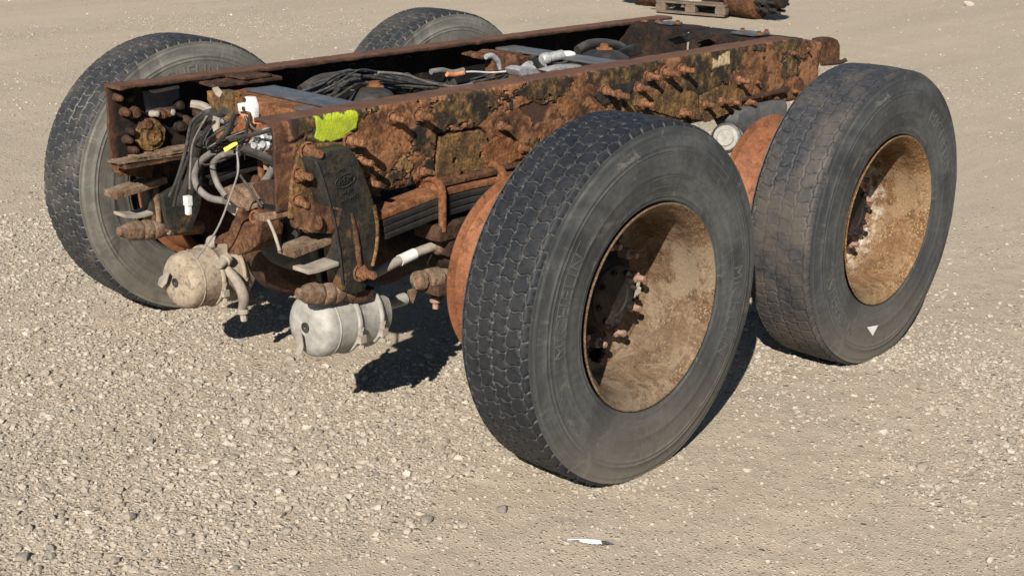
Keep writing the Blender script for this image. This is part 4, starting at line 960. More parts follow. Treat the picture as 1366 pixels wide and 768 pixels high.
# ------------------------------------------------------------------ spring hangers (front), one each side
HF = [(0.069, -0.435, 0.912), (0.106, -0.435, 0.928), (0.24, -0.435, 0.913), (0.279, -0.435, 0.92), (0.309, -0.435, 0.881), (0.35, -0.435, 0.787), (0.364, -0.435, 0.735), (0.258, -0.435, 0.753), (0.188, -0.435, 0.737), (0.131, -0.435, 0.715), (0.031, -0.435, 0.729), (0.04, -0.435, 0.816)]
HBODY = [(p[0], p[2]) for p in [(0.071, -0.5, 0.898), (0.116, -0.5, 0.914), (0.196, -0.5, 0.917), (0.219, -0.5, 0.888), (0.251, -0.5, 0.825), (0.28, -0.5, 0.748), (0.296, -0.5, 0.679), (0.295, -0.5, 0.608), (0.283, -0.5, 0.561), (0.262, -0.5, 0.52), (0.241, -0.5, 0.486), (0.196, -0.5, 0.489), (0.157, -0.5, 0.509), (0.148, -0.5, 0.571), (0.142, -0.5, 0.628), (0.128, -0.5, 0.706), (0.109, -0.5, 0.778), (0.09, -0.5, 0.845)]]
def hanger(sgn):
    b = MB(); b.prism([(p[0], sgn*(HW+0.002), p[2]) for p in HF], (0, sgn*0.014, 0))
    if sgn > 0: mname = 'rust_brown'
    else: mname = 'rust_ochre'
    o = b.build('spring_hanger', mname, chassis, bevel=0.004, fine=0.014, rough=(0.0018, 40), label='black cast spring hanger with an oval maker mark' if sgn < 0 else None)
    c = MB(); c.prism([(x, sgn*(HW+0.016), z) for x, z in HBODY], (0, sgn*0.063, 0))
    c.build('hanger_body', 'cast_worn', o, bevel=0.007, fine=0.02, rough=(0.0012, 22))
    c = MB(); c.prism([(x+0.01, sgn*0.375, z) for x, z in HBODY if z < 0.70], (0, sgn*0.025, 0)); c.build('hanger_leg', 'cast_worn', o, bevel=0.005, fine=0.03, rough=(0.0018, 30))
    return o
hr = hanger(-1); hl = hanger(1)
for p in [(0.096, -0.44, 0.911), (0.06, -0.44, 0.85), (0.057, -0.44, 0.78), (0.247, -0.44, 0.917), (0.279, -0.44, 0.854), (0.311, -0.44, 0.787)]: put_bolt(hr, (p[0], -HW-0.016, p[2]), 0)
# rib down the middle of the leg, edge fillet, lower bolt
b = MB(); rb = [(0.197, -0.505, 0.727), (0.21, -0.505, 0.67), (0.219, -0.505, 0.602), (0.227, -0.505, 0.551)]; b.tube([(p[0], -0.502, p[2]) for p in rb], [0.004, 0.008, 0.009, 0.008], 8, 4); b.build('rib', 'rust', hr, rough=(0.0012, 60))
b = MB(); rb = [(0.072, -0.505, 0.892), (0.093, -0.505, 0.841), (0.112, -0.505, 0.779), (0.132, -0.505, 0.707), (0.146, -0.505, 0.628), (0.156, -0.505, 0.526)]; b.tube([(p[0]+0.004, -0.502, p[2]) for p in rb], 0.0045, 8, 4); b.build('edge_fillet', 'cast_black', hr)
b = MB(); rb = [(0.281, -0.505, 0.734), (0.292, -0.505, 0.676), (0.288, -0.505, 0.61), (0.272, -0.505, 0.557)]; b.tube([(p[0], -0.500, p[2]) for p in rb], 0.007, 8, 4); b.build('edge_fillet', 'rust_ochre', hr, rough=(0.0012, 60))
p = [(0.224, -0.505, 0.547)][0]; put_bolt(hr, (p[0], -0.500, p[2]), 0, sc=1.05)
# cast maker mark: oval ring, letters, casting numbers
c0 = [(0.175, -0.505, 0.825)][0]; ang = R(9)
def mark(s, cx, cz, h, name, italic=0.0, mat='cast_worn'):
    cu = bpy.data.curves.new('word', 'FONT'); cu.body = s; cu.size = h*1.38; cu.align_x = 'CENTER'; cu.align_y = 'CENTER'; cu.extrude = 0.0016; cu.shear = italic; cu.resolution_u = 2
    ob = bpy.data.objects.new('word', cu); COL.objects.link(ob); dg = bpy.context.evaluated_depsgraph_get()
    me = bpy.data.meshes.new_from_object(ob.evaluated_get(dg)); bpy.data.objects.remove(ob)
    ca, sa = math.cos(ang), math.sin(ang)
    for q in me.vertices:
        x, y, z = q.co; q.co = (x*ca-y*sa, -z, x*sa+y*ca)
    me.materials.append(M[mat]); return link(name, me, hr, (cx, -0.5035, cz))
b = MB(); pts = [(c0[0]+0.036*math.cos(a)*math.cos(ang)-0.017*math.sin(a)*math.sin(ang), -0.5035, c0[2]+0.036*math.cos(a)*math.sin(ang)+0.017*math.sin(a)*math.cos(ang)) for a in np.linspace(0, 2*math.pi, 40)]
b.tube(pts, 0.0018, 6, 1); b.build('maker_oval', 'cast_worn', hr)
mark('REM', c0[0], c0[2], 0.020, 'maker_letters', 0.25)
mark('M 17', c0[0]+0.008, c0[2]-0.034, 0.012, 'casting_number'); mark('H06  A053', c0[0]+0.014, c0[2]-0.054, 0.011, 'casting_number'); mark('M0I', c0[0]-0.012, c0[2]+0.032, 0.010, 'casting_number')

# rusted wear pad and leaf ends ahead of each hanger, and the foot of the radius rod
def pads(sgn):
    y = sgn*0.475
    b = MB(); b.box((0.105, y-sgn*0.015, 0.725), (0.10, 0.085, 0.075), (0, R(14), 0)); 
    for k in range(3): b.lathe([(0.021, 0), (0.024, 0.008), (0.017, 0.014), (0.006, 0.010)], (0.056+0.012*k, y-sgn*0.035+sgn*0.03*k, 0.722-0.012*(k % 2)), (-1, 0, 0.1), 12)
    b.build('wear_pad', 'rust', chassis, bevel=0.004, fine=0.010, rough=(0.0042, 70))
    b = MB(); b.box((0.10, y+sgn*-0.03, 0.652), (0.19, 0.075, 0.022), (0, R(-7), 0)); b.build('leaf_end', 'rust_dusty', chassis, bevel=0.003, fine=0.014, rough=(0.0024, 50))
def leafspring(sgn, name):
    y = sgn*0.445; root = None
    zt = lambda x: float(np.interp(abs(x-0.69), [0.0, 0.15, 0.36, 0.70], [0.732, 0.728, 0.703, 0.650]))
    for k, (x0, x1) in enumerate(((0.30, 1.08), (0.33, 1.05), (0.335, 1.045), (0.34, 1.04))):
        b = MB(); xs_ = np.linspace(x0, x1, 30); th = 0.018; V = []; F = []
        for i, x in enumerate(xs_):
            zc = zt(x)-k*0.0215-0.012
            for (dy, dz) in ((-0.042, -th/2), (0.042, -th/2), (0.042, th/2), (-0.042, th/2)): V.append((x, y+dy, zc+dz))
        for i in range(29):
            for a in range(4): F.append((i*4+a, i*4+(a+1) % 4, i*4+4+(a+1) % 4, i*4+4+a))
        F += [(3, 2, 1, 0), (116, 117, 118, 119)]
        b.add(V, F); lf = b.build(name if root is None else 'leaf', 'rust_orange' if k == 0 else 'black_steel' if k > 1 else 'black_steel', chassis if root is None else root, bevel=0.003, fine=0.03, rough=(0.0018, 40))
        if root is None: root = lf
    return root
for sgn in (-1, 1):
    b = MB(); b.box((0.69, sgn*0.445, 0.598), (0.30, 0.115, 0.05)); b.box((0.69, sgn*0.445, 0.545), (0.20, 0.10, 0.06)); b.box((0.69, sgn*0.445, 0.415), (0.31, 0.12, 0.03)); b.build('axle_seat', 'rust_brown', chassis, bevel=0.006, fine=0.02, rough=(0.0024, 30))
    pads(sgn); ls = leafspring(sgn, 'leaf_spring')
    for x in (0.56, 0.83):                       # U-bolts over a saddle plate
        y = sgn*0.445; u = [(x, y-0.050, 0.605), (x, y-0.050, 0.700), (x, y-0.045, 0.735), (x, y-0.02, 0.757), (x, y+0.02, 0.757), (x, y+0.045, 0.735), (x, y+0.050, 0.700), (x, y+0.050, 0.605)]
        b = MB(); b.tube(u, 0.013, 10, 4); b.build('u_bolt', 'rust_orange', ls, rough=(0.0012, 60))
        b = MB(); b.prism([(x-0.004, y+0.042*math.cos(t), 0.726+0.028*math.sin(t)) for t in np.linspace(0, math.pi, 12)], (0.008, 0, 0)); b.build('saddle_plate', 'rust_orange', ls, fine=0.02, rough=(0.0006, 60))
    b = MB(); b.box((0.70, sgn*0.445, 0.7425), (0.24, 0.06, 0.018)); b.lathe([(0.012, 0), (0.014, 0.02), (0.008, 0.028)], (0.67, sgn*0.445, 0.75), (0, 0, 1), 10); b.build('spring_seat', 'rust', ls, bevel=0.004, fine=0.02, rough=(0.0024, 40))
# curled leaf wrap and second leaf below it, both ends
for sgn, q in ((-1, [(0.032, -0.47, 0.596), (0.071, -0.47, 0.594), (0.109, -0.47, 0.597), (0.141, -0.47, 0.599)]), (1, [(0.05, 0.47, 0.568), (0.093, 0.47, 0.558), (0.132, 0.47, 0.558), (0.161, 0.47, 0.561)])):
    b = MB(); y = sgn*0.475; P_ = [(p[0], p[2]) for p in q]; V = []; F = []
    pts = [Vector((x, 0, z)) for x, z in P_]
    for i, (x, z) in enumerate(P_):
        for dy, dz in ((-0.035, 0), (0.035, 0), (0.035, -0.012), (-0.035, -0.012)): V.append((x, y+dy, z+dz))
    for i in range(len(P_)-1):
        for a in range(4): F.append((i*4+a, i*4+(a+1) % 4, i*4+4+(a+1) % 4, i*4+4+a))
    F += [(3, 2, 1, 0), tuple(range(len(P_)*4-4, len(P_)*4))]
    b.add(V, F); b.build('wrap_leaf', 'grey_dusty', chassis, bevel=0.003, fine=0.02, rough=(0.0012, 50))

# radius rods: rusted eye ahead of the hanger, clamp, tube back to the axle
def rod(sgn, p0, p1, knob):
    d = (Vector(p1)-Vector(p0)); L = d.length
    b = MB(); b.lathe([(0.008, 0.0), (0.016, 0.004), (0.019, 0.02), (0.026, 0.03), (0.031, 0.045), (0.033, 0.075), (0.029, 0.085), (0.034, 0.092), (0.034, 0.115), (0.030, 0.122), (0.033, 0.128), (0.030, 0.155), (0.024, 0.165), (0.023, L)], p0, d, 22)
    r_ = b.build('radius_rod', 'rust_dusty', chassis, fine=0.012, rough=(0.0033, 60), smooth=35)
    return r_
q = [(0.029, -0.46, 0.518), (0.207, -0.46, 0.466)]; rr_ = rod(-1, (q[0][0], -0.46, q[0][2]), (q[1][0]+0.02, -0.46, q[1][2]+0.01), True)
q = [(0.025, 0.45, 0.514), (0.34, 0.45, 0.47)]; rl_ = rod(1, (q[0][0], 0.45, q[0][2]), (q[1][0], 0.45, q[1][2]), True)
b = MB(); q = [(0.197, -0.45, 0.523), (0.239, -0.45, 0.5), (0.282, -0.45, 0.474), (0.302, -0.45, 0.481), (0.29, -0.45, 0.447), (0.238, -0.45, 0.445), (0.204, -0.45, 0.457)]; b.prism([(p[0], -0.43, p[2]) for p in q], (0, -0.05, 0)); b.build('rod_fork', 'rust_brown', rr_, bevel=0.004, fine=0.012, rough=(0.003, 50))
# upright fork pieces and bolt on the far side rod
for q, r_, mt in (([(0.169, 0.45, 0.651), (0.16, 0.45, 0.608), (0.168, 0.45, 0.561), (0.179, 0.45, 0.477)], [0.013, 0.013, 0.010, 0.016], 'rust_dusty'), ([(0.172, 0.44, 0.668), (0.17, 0.44, 0.608), (0.172, 0.44, 0.549), (0.174, 0.44, 0.498)], [0.008, 0.012, 0.010, 0.012], 'rust_dusty'),
                  ([(0.213, 0.44, 0.6), (0.203, 0.44, 0.551), (0.212, 0.44, 0.504), (0.198, 0.44, 0.475)], [0.003, 0.010, 0.016, 0.014], 'grey_dusty'), ([(0.277, 0.44, 0.61), (0.256, 0.44, 0.56), (0.256, 0.44, 0.516), (0.228, 0.44, 0.485)], [0.004, 0.010, 0.009, 0.013], 'rust_dusty')):
    b = MB(); b.tube(q, r_, 10, 5); b.build('rod_clevis', mt, rl_, rough=(0.0018, 60))
p = [(0.199, 0.42, 0.551)][0]; b = MB(); b.lathe([(0.020, 0), (0.024, 0.01), (0.018, 0.016), (0.018, 0.03), (0.008, 0.033)], p, (-0.25, -1, 0), 12); b.build('bolt', 'rust_dusty', rl_, fine=0.012, rough=(0.0012, 70))
# tube with a white label and its bushed end, right side
q = [(0.329, -0.44, 0.505), (0.44, -0.44, 0.528), (0.517, -0.44, 0.538), (0.58, -0.44, 0.542)]
b = MB(); b.tube([tuple(p) for p in q], 0.015, 12, 4); tr_ = b.build('torque_tube', 'grey_dusty', chassis)
q = [(0.434, -0.44, 0.526), (0.495, -0.44, 0.535)]; b = MB(); b.tube([tuple(p) for p in q], 0.0175, 12, 1); b.build('label_band', 'white_plastic', tr_)
q = [(0.574, -0.44, 0.539), (0.665, -0.44, 0.545)]; d = Vector(q[1])-Vector(q[0]); b = MB(); b.lathe([(0.016, 0), (0.026, 0.010), (0.030, 0.03), (0.026, 0.045), (0.032, 0.055), (0.030, 0.09)], q[0], d, 16); b.build('bushing', 'rust_dusty', tr_, fine=0.014, rough=(0.0036, 45))
q = [(0.504, -0.44, 0.448), (0.665, -0.44, 0.425)]; d = Vector(q[1])-Vector(q[0]); b = MB(); b.lathe([(0.012, -0.01), (0.026, -0.004), (0.030, 0.004), (0.030, 0.022), (0.024, 0.026), (0.024, 0.040), (0.034, 0.044), (0.036, 0.060), (0.036, 0.090), (0.030, 0.096), (0.030, 0.19)], q[0], d, 20); b.build('slack_adjuster', 'rust_dusty', chassis, fine=0.02, rough=(0.0036, 40))
q = [(0.519, -0.4, 0.401), (0.548, -0.4, 0.402), (0.528, -0.4, 0.358), (0.519, -0.4, 0.372)]; b = MB(); b.prism([tuple(p) for p in q], (0, 0.02, 0)); b.build('adjuster_arm', 'rust_dusty', chassis, bevel=0.003)
p = [(0.603, -0.42, 0.345)][0]; b = MB(); b.lathe([(0.010, 0), (0.010, 0.022), (0.019, 0.023), (0.019, 0.030), (0.012, 0.040), (0.002, 0.041)], (p[0], p[1], p[2]-0.015), (0, 0, 1), 12); b.build('grease_cap', 'nut', chassis)
b = MB(); b.tube([(p[0], p[1], p[2]), (p[0]+0.03, p[1]+0.005, p[2]+0.035), (p[0]+0.06, p[1]-0.005, p[2]+0.09)], [0.010, 0.014, 0.020], 10, 4); b.build('grease_stem', 'black_steel', chassis)

# ------------------------------------------------------------------ brake chambers
def chamber(loc, axis, mat, ringmat, s=1.0):
    b = MB()
    b.lathe([(0.013, 0.080), (0.014, 0.003), (0.030, 0.0), (0.060, 0.002), (0.080, 0.009), (0.092, 0.022), (0.0965, 0.045), (0.0985, 0.090), (0.0985, 0.118), (0.0985, 0.132), (0.0965, 0.134), (0.0965, 0.195), (0.0985, 0.205), (0.0985, 0.218), (0.094, 0.225), (0.088, 0.262), (0.045, 0.272), (0.020, 0.274), (0.020, 0.40)], (0, 0, 0), axis, 48, True, True)
    o = b.build('brake_chamber', mat, chassis, origin=(0, 0, 0), fine=0.04, rough=(0.0009, 30), smooth=45); o.location = loc; ORG[o.name] = Vector(loc)
    for d in (0.118, 0.205):
        c = MB(); c.lathe([(0.0985, 0.0), (0.105, 0.001), (0.107, 0.006), (0.105, 0.012), (0.0985, 0.013)], Vector(loc)+Vector(axis).normalized()*d, axis, 48, False, False); c.build('clamp_ring', ringmat, o, rough=(0.00072, 50))
    A_ = Vector(axis).normalized(); u_ = A_.cross(Vector((0, 0, 1))).normalized(); v_ = A_.cross(u_)
    for d, aa in ((0.124, 200), (0.124, 20), (0.211, 200), (0.211, 20)):        # clamp lugs with their bolts
        e_ = u_*math.cos(R(aa))+v_*math.sin(R(aa)); q_ = Vector(loc)+A_*d+e_*0.112
        c = MB(); c.box(tuple(q_), (0.024, 0.016, 0.022), (0, 0, 0.1)); c.lathe([(0.009, -0.028), (0.009, -0.02), (0.005, -0.019), (0.005, 0.026), (0.009, 0.027), (0.009, 0.034)], tuple(q_), u_.cross(A_) if abs(e_.z) < 0.5 else u_, 6); c.build('clamp_bolt', 'grey_dusty', o, rough=(0.0006, 80))
    for aa in (100, 250):                        # plugged ports
        e_ = u_*math.cos(R(aa))+v_*math.sin(R(aa)); c = MB(); c.lathe([(0.017, 0.088), (0.017, 0.104), (0.012, 0.105), (0.012, 0.114), (0.002, 0.115)], tuple(Vector(loc)+A_*0.165), e_, 10); c.build('port_plug', ringmat, o)
    c = MB(); c.lathe([(0.0155, 0.03), (0.0155, -0.0015), (0.004, -0.001), (0.001, 0.002)], loc, axis, 16, True, False); c.build('hole_shade_disc', 'hose_black', o)  # black disc added to paint the shade inside the hole in the cap
    c = MB(); c.lathe([(0.0955, 0.050), (0.0985, 0.052), (0.0985, 0.055), (0.0965, 0.057)], loc, axis, 48, False, False); c.build('pressed_seam', mat, o)
    return o
cr_ = chamber((0.105, -0.395, 0.383), (1, 0.03, -0.02), 'cham_pale', 'cham_pale')
cl_ = chamber((0.190, 0.395, 0.318), (1, 0.02, -0.02), 'cham_dusty', 'cham_dusty')
p = [(2.076, -0.47, 0.675)][0]
b = MB(); b.lathe([(0.001, 0.0), (0.030, 0.001), (0.034, 0.006), (0.046, 0.007), (0.050, 0.012), (0.050, 0.10)], p, (1, 0.35, -0.25), 28, False, True); av = b.build('air_valve', 'cham_pale', chassis, rough=(0.0012, 60))
b = MB(); b.lathe([(0.050, 0.012), (0.058, 0.014), (0.058, 0.030), (0.050, 0.032)], p, (1, 0.35, -0.25), 24, False, False); b.build('clamp_ring', 'black_steel', av)
# hanging tag on each front chamber, feed fittings, hoses under them
for (o, q) in ((cr_, [(0.085, -0.389, 0.375), (0.085, -0.402, 0.367), (0.085, -0.407, 0.334), (0.085, -0.399, 0.304), (0.085, -0.381, 0.292), (0.085, -0.372, 0.31), (0.085, -0.373, 0.341)]), (cl_, [(0.17, 0.41, 0.358), (0.17, 0.398, 0.351), (0.17, 0.415, 0.316), (0.17, 0.443, 0.293), (0.17, 0.47, 0.298), (0.17, 0.458, 0.324)])):
    b = MB(); b.prism([tuple(p) for p in q], (0.004, 0, 0)); b.build('tag_plate', 'grey_dusty', o, bevel=0.001)
for (y, z, xx, o) in ((0.31, 0.30, 0.33, cl_),):
    b = MB(); b.tube([(xx, y+0.02, z+0.07), (xx+0.02, y-0.035, z+0.02), (xx+0.04, y-0.045, z-0.04), (xx+0.05, y-0.02, z-0.09)], [0.014, 0.018, 0.020, 0.014], 10, 4); b.build('feed_hose', 'grey_dusty', o)
    b = MB(); b.lathe([(0.014, 0), (0.020, 0.01), (0.020, 0.022), (0.012, 0.028), (0.012, 0.05)], (xx+0.05, y-0.02, z-0.085), (0.1, 0, -1), 8); b.build('hose_fitting', 'grey_dusty', o, fine=0.014, rough=(0.0018, 60))
    b = MB(); b.lathe([(0.012, 0), (0.016, 0.008), (0.016, 0.03), (0.022, 0.034), (0.022, 0.05), (0.012, 0.06)], (xx-0.03, y-0.01, z+0.075), (1, 0.3, 0.3), 10); b.build('hose_fitting', 'grey_dusty', o)

# ------------------------------------------------------------------ between the right wheels: black hanger and rear equaliser
b = MB(); q = [(2.162, -0.47, 0.756), (2.231, -0.47, 0.77), (2.487, -0.47, 0.769), (2.512, -0.47, 0.748), (2.5, -0.47, 0.64), (2.3, -0.47, 0.637), (2.225, -0.47, 0.654), (2.19, -0.47, 0.688), (2.156, -0.47, 0.722)]
b.prism([(p[0], -0.47, p[2]) for p in q], (0, 0.12, 0)); b.build('rear_spring_hanger', 'plate_grey', chassis, bevel=0.012, fine=0.05, rough=(0.0018, 15))
b = MB(); q = [(2.186, -0.45, 0.756), (2.504, -0.45, 0.758)]; b.box((2.36, -0.40, 0.80), (0.34, 0.10, 0.012)); b.build('hanger_flange', 'rust_brown', chassis, bevel=0.003)

# ------------------------------------------------------------------ air lines, cables and valves in the frame
def hose(name, pts, r_, mat, seg=8, sub=7): b = MB(); b.tube(pts, r_, seg, sub); return b.build(name, mat, chassis, smooth=70)
hose('air_hose', [(0.06, -0.005, 0.96), (0.06, 0.055, 0.918), (0.06, 0.091, 0.834), (0.06, 0.148, 0.732), (0.06, 0.194, 0.672)], 0.0055, 'wire')
hose('air_hose', [(0.04, -0.078, 0.956), (0.04, 0, 0.914), (0.04, 0.042, 0.833), (0.04, 0.101, 0.743), (0.04, 0.142, 0.654)], 0.0050, 'hose_black')
hose('cable', [(0.03, -0.07, 0.962), (0.03, 0.005, 0.874), (0.03, 0.028, 0.792), (0.03, 0.037, 0.729)], 0.0035, 'hose_grey')
hose('air_hose', [(0.1, -0.004, 0.955), (0.1, 0.075, 0.922), (0.1, 0.112, 0.859), (0.1, 0.098, 0.792), (0.1, 0.13, 0.705), (0.1, 0.168, 0.646)], 0.015, 'hose_black')
hose('air_hose', [(0.12, -0.032, 0.961), (0.12, 0.04, 0.913), (0.12, 0.083, 0.849), (0.12, 0.104, 0.788), (0.12, 0.133, 0.737)], 0.013, 'hose_black')
hose('air_hose', [(0.08, -0.023, 0.844), (0.08, 0.045, 0.804), (0.08, 0.08, 0.759), (0.08, 0.069, 0.719), (0.08, 0.009, 0.698), (0.08, -0.067, 0.703)], 0.011, 'hose_grey')
hose('air_hose', [(0.08, -0.108, 0.856), (0.08, -0.047, 0.831), (0.08, -0.015, 0.798), (0.08, -0.033, 0.749), (0.08, -0.075, 0.718)], 0.0095, 'hose_grey')
hose('convoluted_loom', [(0.1, 0.059, 0.883), (0.1, 0.096, 0.816), (0.1, 0.116, 0.773), (0.1, 0.144, 0.726), (0.1, 0.182, 0.667), (0.1, 0.208, 0.643)], 0.016, 'hose_black')
hose('convoluted_loom', [(0.12, 0.128, 0.791), (0.12, 0.146, 0.76), (0.12, 0.157, 0.73)], 0.018, 'hose_grey')
hose('cable', [(0.02, -0.189, 0.916), (0.02, -0.256, 0.933), (0.02, -0.326, 0.952), (0.02, -0.383, 0.971)], 0.0060, 'hose_black')
hose('cable', [(0.03, -0.115, 0.893), (0.03, -0.165, 0.931), (0.03, -0.193, 0.969), (0.03, -0.209, 0.993)], 0.0070, 'hose_black')
hose('cable', [(0.05, -0.226, 0.982), (0.05, -0.235, 0.962), (0.05, -0.218, 0.917), (0.05, -0.187, 0.88)], 0.0045, 'hose_black')
hose('cable', [(0.05, -0.247, 0.991), (0.05, -0.252, 0.958), (0.05, -0.285, 0.946)], 0.0045, 'hose_black')
hose('cable', [(0.02, -0.261, 0.898), (0.02, -0.322, 0.895), (0.02, -0.392, 0.887)], 0.0095, 'hose_black')
hose('cable', [(0.03, -0.257, 0.885), (0.03, -0.311, 0.883), (0.03, -0.378, 0.873)], 0.0075, 'hose_black')
hose('zip_tie', [(-0.02, -0.277, 0.9), (-0.02, -0.28, 0.85), (-0.02, -0.256, 0.798), (-0.02, -0.166, 0.657), (-0.02, -0.052, 0.542)], 0.0032, 'steel_rod', 6)
hose('zip_tie', [(-0.01, -0.277, 0.892), (-0.01, -0.263, 0.845), (-0.01, -0.305, 0.806), (-0.01, -0.369, 0.756)], 0.0042, 'hose_black', 6)
hose('cotter_rod', [(-0.01, -0.394, 0.726), (-0.01, -0.419, 0.691), (-0.01, -0.44, 0.648)], 0.0050, 'grey_dusty', 6)
hose('air_hose', [(0.05, -0.351, 0.859), (0.05, -0.322, 0.824), (0.05, -0.293, 0.798)], 0.0125, 'hose_grey'); hose('air_hose', [(0.08, -0.338, 0.84), (0.08, -0.309, 0.809), (0.08, -0.273, 0.776)], 0.0125, 'hose_grey')
b = MB(); q = [(0.05, 0.097, 0.701), (0.05, 0.065, 0.707)]; b.box((0.05, (q[0][1]+q[1][1])/2, q[0][2]-0.02), (0.020, 0.022, 0.030)); b.box((0.05, (q[0][1]+q[1][1])/2, q[0][2]-0.048), (0.014, 0.017, 0.03)); b.build('plug_connector', 'white_plastic', chassis, bevel=0.002)
b = MB(); q = [(0.03, -0.143, 0.88), (0.03, -0.206, 0.911), (0.03, -0.209, 0.901), (0.03, -0.15, 0.87)]; b.prism([tuple(p) for p in q], (0.003, 0, 0)); b.build('cable_tag', 'yellow_tag', chassis)
b = MB(); q = [(0.05, -0.19, 1.013), (0.05, -0.222, 1.02), (0.05, -0.226, 1.037), (0.05, -0.254, 1.039), (0.05, -0.266, 1.013), (0.05, -0.264, 0.977), (0.05, -0.251, 0.996), (0.05, -0.224, 0.997), (0.05, -0.195, 0.988)]; b.prism([tuple(p) for p in q], (0.02, 0, 0)); wb_ = b.build('terminal_block', 'white_plastic', chassis, bevel=0.003)
b = MB(); q = [(0.06, -0.178, 0.985), (0.06, -0.257, 0.979), (0.06, -0.27, 0.964), (0.06, -0.221, 0.961)]; b.prism([tuple(p) for p in q], (0.02, 0, 0)); b.build('terminal_foot', 'copper', wb_, bevel=0.002)
for q in [(0.05, -0.229, 1.029), (0.05, -0.224, 1.003)]: b = MB(); b.lathe([(0.006, 0), (0.006, 0.004)], (q[0]-0.001, q[1], q[2]), (-1, 0, 0), 10); b.build('screw', 'black_steel', wb_)
# silver relay valve by the rail end
b = MB(); q = [(0.07, -0.244, 0.933), (0.07, -0.283, 0.954), (0.07, -0.317, 0.955), (0.07, -0.321, 0.898), (0.07, -0.293, 0.885), (0.07, -0.266, 0.896), (0.07, -0.239, 0.9), (0.07, -0.224, 0.891), (0.07, -0.195, 0.88), (0.07, -0.159, 0.863), (0.07, -0.145, 0.87), (0.07, -0.153, 0.884), (0.07, -0.19, 0.899), (0.07, -0.219, 0.912)]
b.prism([tuple(p) for p in q], (0.06, 0, 0)); rv = b.build('relay_valve', 'alloy', chassis, bevel=0.006, fine=0.012, rough=(0.0018, 60))
for p in [(0.065, -0.278, 0.926), (0.065, -0.304, 0.913), (0.065, -0.263, 0.904)]: b = MB(); b.lathe([(0.016, 0), (0.017, 0.01), (0.011, 0.014), (0.010, 0.022)], p, (-1, -0.2, 0.1), 14); b.build('valve_port', 'alloy', rv)
p = [(0.065, -0.289, 0.887)][0]; b = MB(); b.lathe([(0.009, 0), (0.012, 0.01), (0.009, 0.014), (0.010, 0.05)], p, (0.2, 0.1, -1), 10); b.build('valve_fitting', 'nut', rv)
b = MB(); q = [(0.05, -0.074, 1.041), (0.05, -0.097, 1.048), (0.05, -0.121, 1.034), (0.05, -0.109, 1.019), (0.05, -0.087, 1.025)]; b.prism([tuple(p) for p in q], (0.004, 0, 0)); b.build('clip', 'grey_dusty', chassis)
b = MB(); q = [(0.06, -0.057, 0.957), (0.06, -0.086, 0.954), (0.06, -0.079, 0.923), (0.06, -0.056, 0.91), (0.06, -0.047, 0.933)]; b.prism([tuple(p) for p in q], (0.005, 0, 0)); b.build('clip', 'grey_dusty', chassis)
# bundle running back through the frame
def line(name, q, r_, mat, dy): hose(name, [(p[0], p[1]+dy, p[2]-0.0) for p in q], r_, mat)
CB = [(0.47, 0.05, 0.963), (0.549, 0.05, 0.983), (0.634, 0.05, 1.003), (0.72, 0.05, 1.006), (0.844, 0.05, 0.983), (0.982, 0.05, 0.953), (1.125, 0.05, 0.925), (1.275, 0.05, 0.913), (1.432, 0.05, 0.924)]
for k in range(15):
    dy, dz, r_ = random.uniform(-0.06, 0.08), random.uniform(-0.055, -0.004), random.uniform(0.0028, 0.0058)
    pts = [(p[0], p[1]+dy*(0.6+0.8*math.sin(i*1.3+k)), p[2]+dz+0.012*math.sin(i*0.9+k*2)) for i, p in enumerate(CB)]
    hose('air_line', pts, r_, 'wire' if k % 4 else 'hose_black', 6, 5)
for x_, y_, z_ in ((0.60, 0.05, 0.965), (0.93, 0.06, 0.955), (1.12, 0.05, 0.925)):
    b = MB(); b.lathe([(0.030, 0), (0.034, 0.002), (0.034, 0.008), (0.030, 0.010)], (x_, y_, z_-0.012), (1, 0, 0.05), 14); b.build('cable_tie', 'hose_black', chassis)
for k in range(10):                              # loose pipework low in the frame
    x0 = random.uniform(0.5, 2.2); y0 = random.uniform(-0.22, 0.25); z0 = random.uniform(0.80, 0.91)
    pts = [(x0, y0, z0), (x0+random.uniform(.1, .2), y0+random.uniform(-.1, .1), z0+random.uniform(-.03, .04)), (x0+random.uniform(.25, .4), y0+random.uniform(-.15, .15), z0+random.uniform(-.05, .05)), (x0+random.uniform(.4, .6), y0+random.uniform(-.2, .2), z0+random.uniform(-.08, .02))]
    hose('air_line', pts, random.uniform(0.005, 0.010), random.choice(['hose_black', 'hose_black', 'wire']), 8, 6)
for k in range(9):                               # thin black wires tangled at the cut end
    q = [(0.06, -0.115, 0.954), (0.06, -0.067, 0.908), (0.06, -0.019, 0.869), (0.06, 0.037, 0.831), (0.06, 0.049, 0.863), (0.06, -0.061, 0.968), (0.06, -0.148, 0.926), (0.06, -0.093, 0.863), (0.06, -0.219, 0.926)]; a = q[k]; b2 = q[(k*4+2) % 9]; c2 = q[(k*2+5) % 9]
    hose('cable', [(0.10+0.02*k, a[1], a[2]), (0.05, (a[1]+b2[1])/2+random.uniform(-.03, .03), (a[2]+b2[2])/2-0.03), (0.09, b2[1], b2[2]-0.02), (0.14, c2[1], c2[2]-0.04)], random.uniform(0.0022, 0.0038), 'hose_black' if k % 3 else 'wire', 6, 6)
hose('air_line', [(0.734, -0, 0.998), (0.832, 0, 0.973), (0.934, 0, 0.947), (1.04, 0, 0.932)], 0.005, 'wire'); hose('air_line', [(0.75, 0, 1.004), (0.866, 0, 0.984), (0.969, -0, 0.948), (1.094, -0, 0.919), (1.186, 0, 0.919)], 0.005, 'hose_grey')
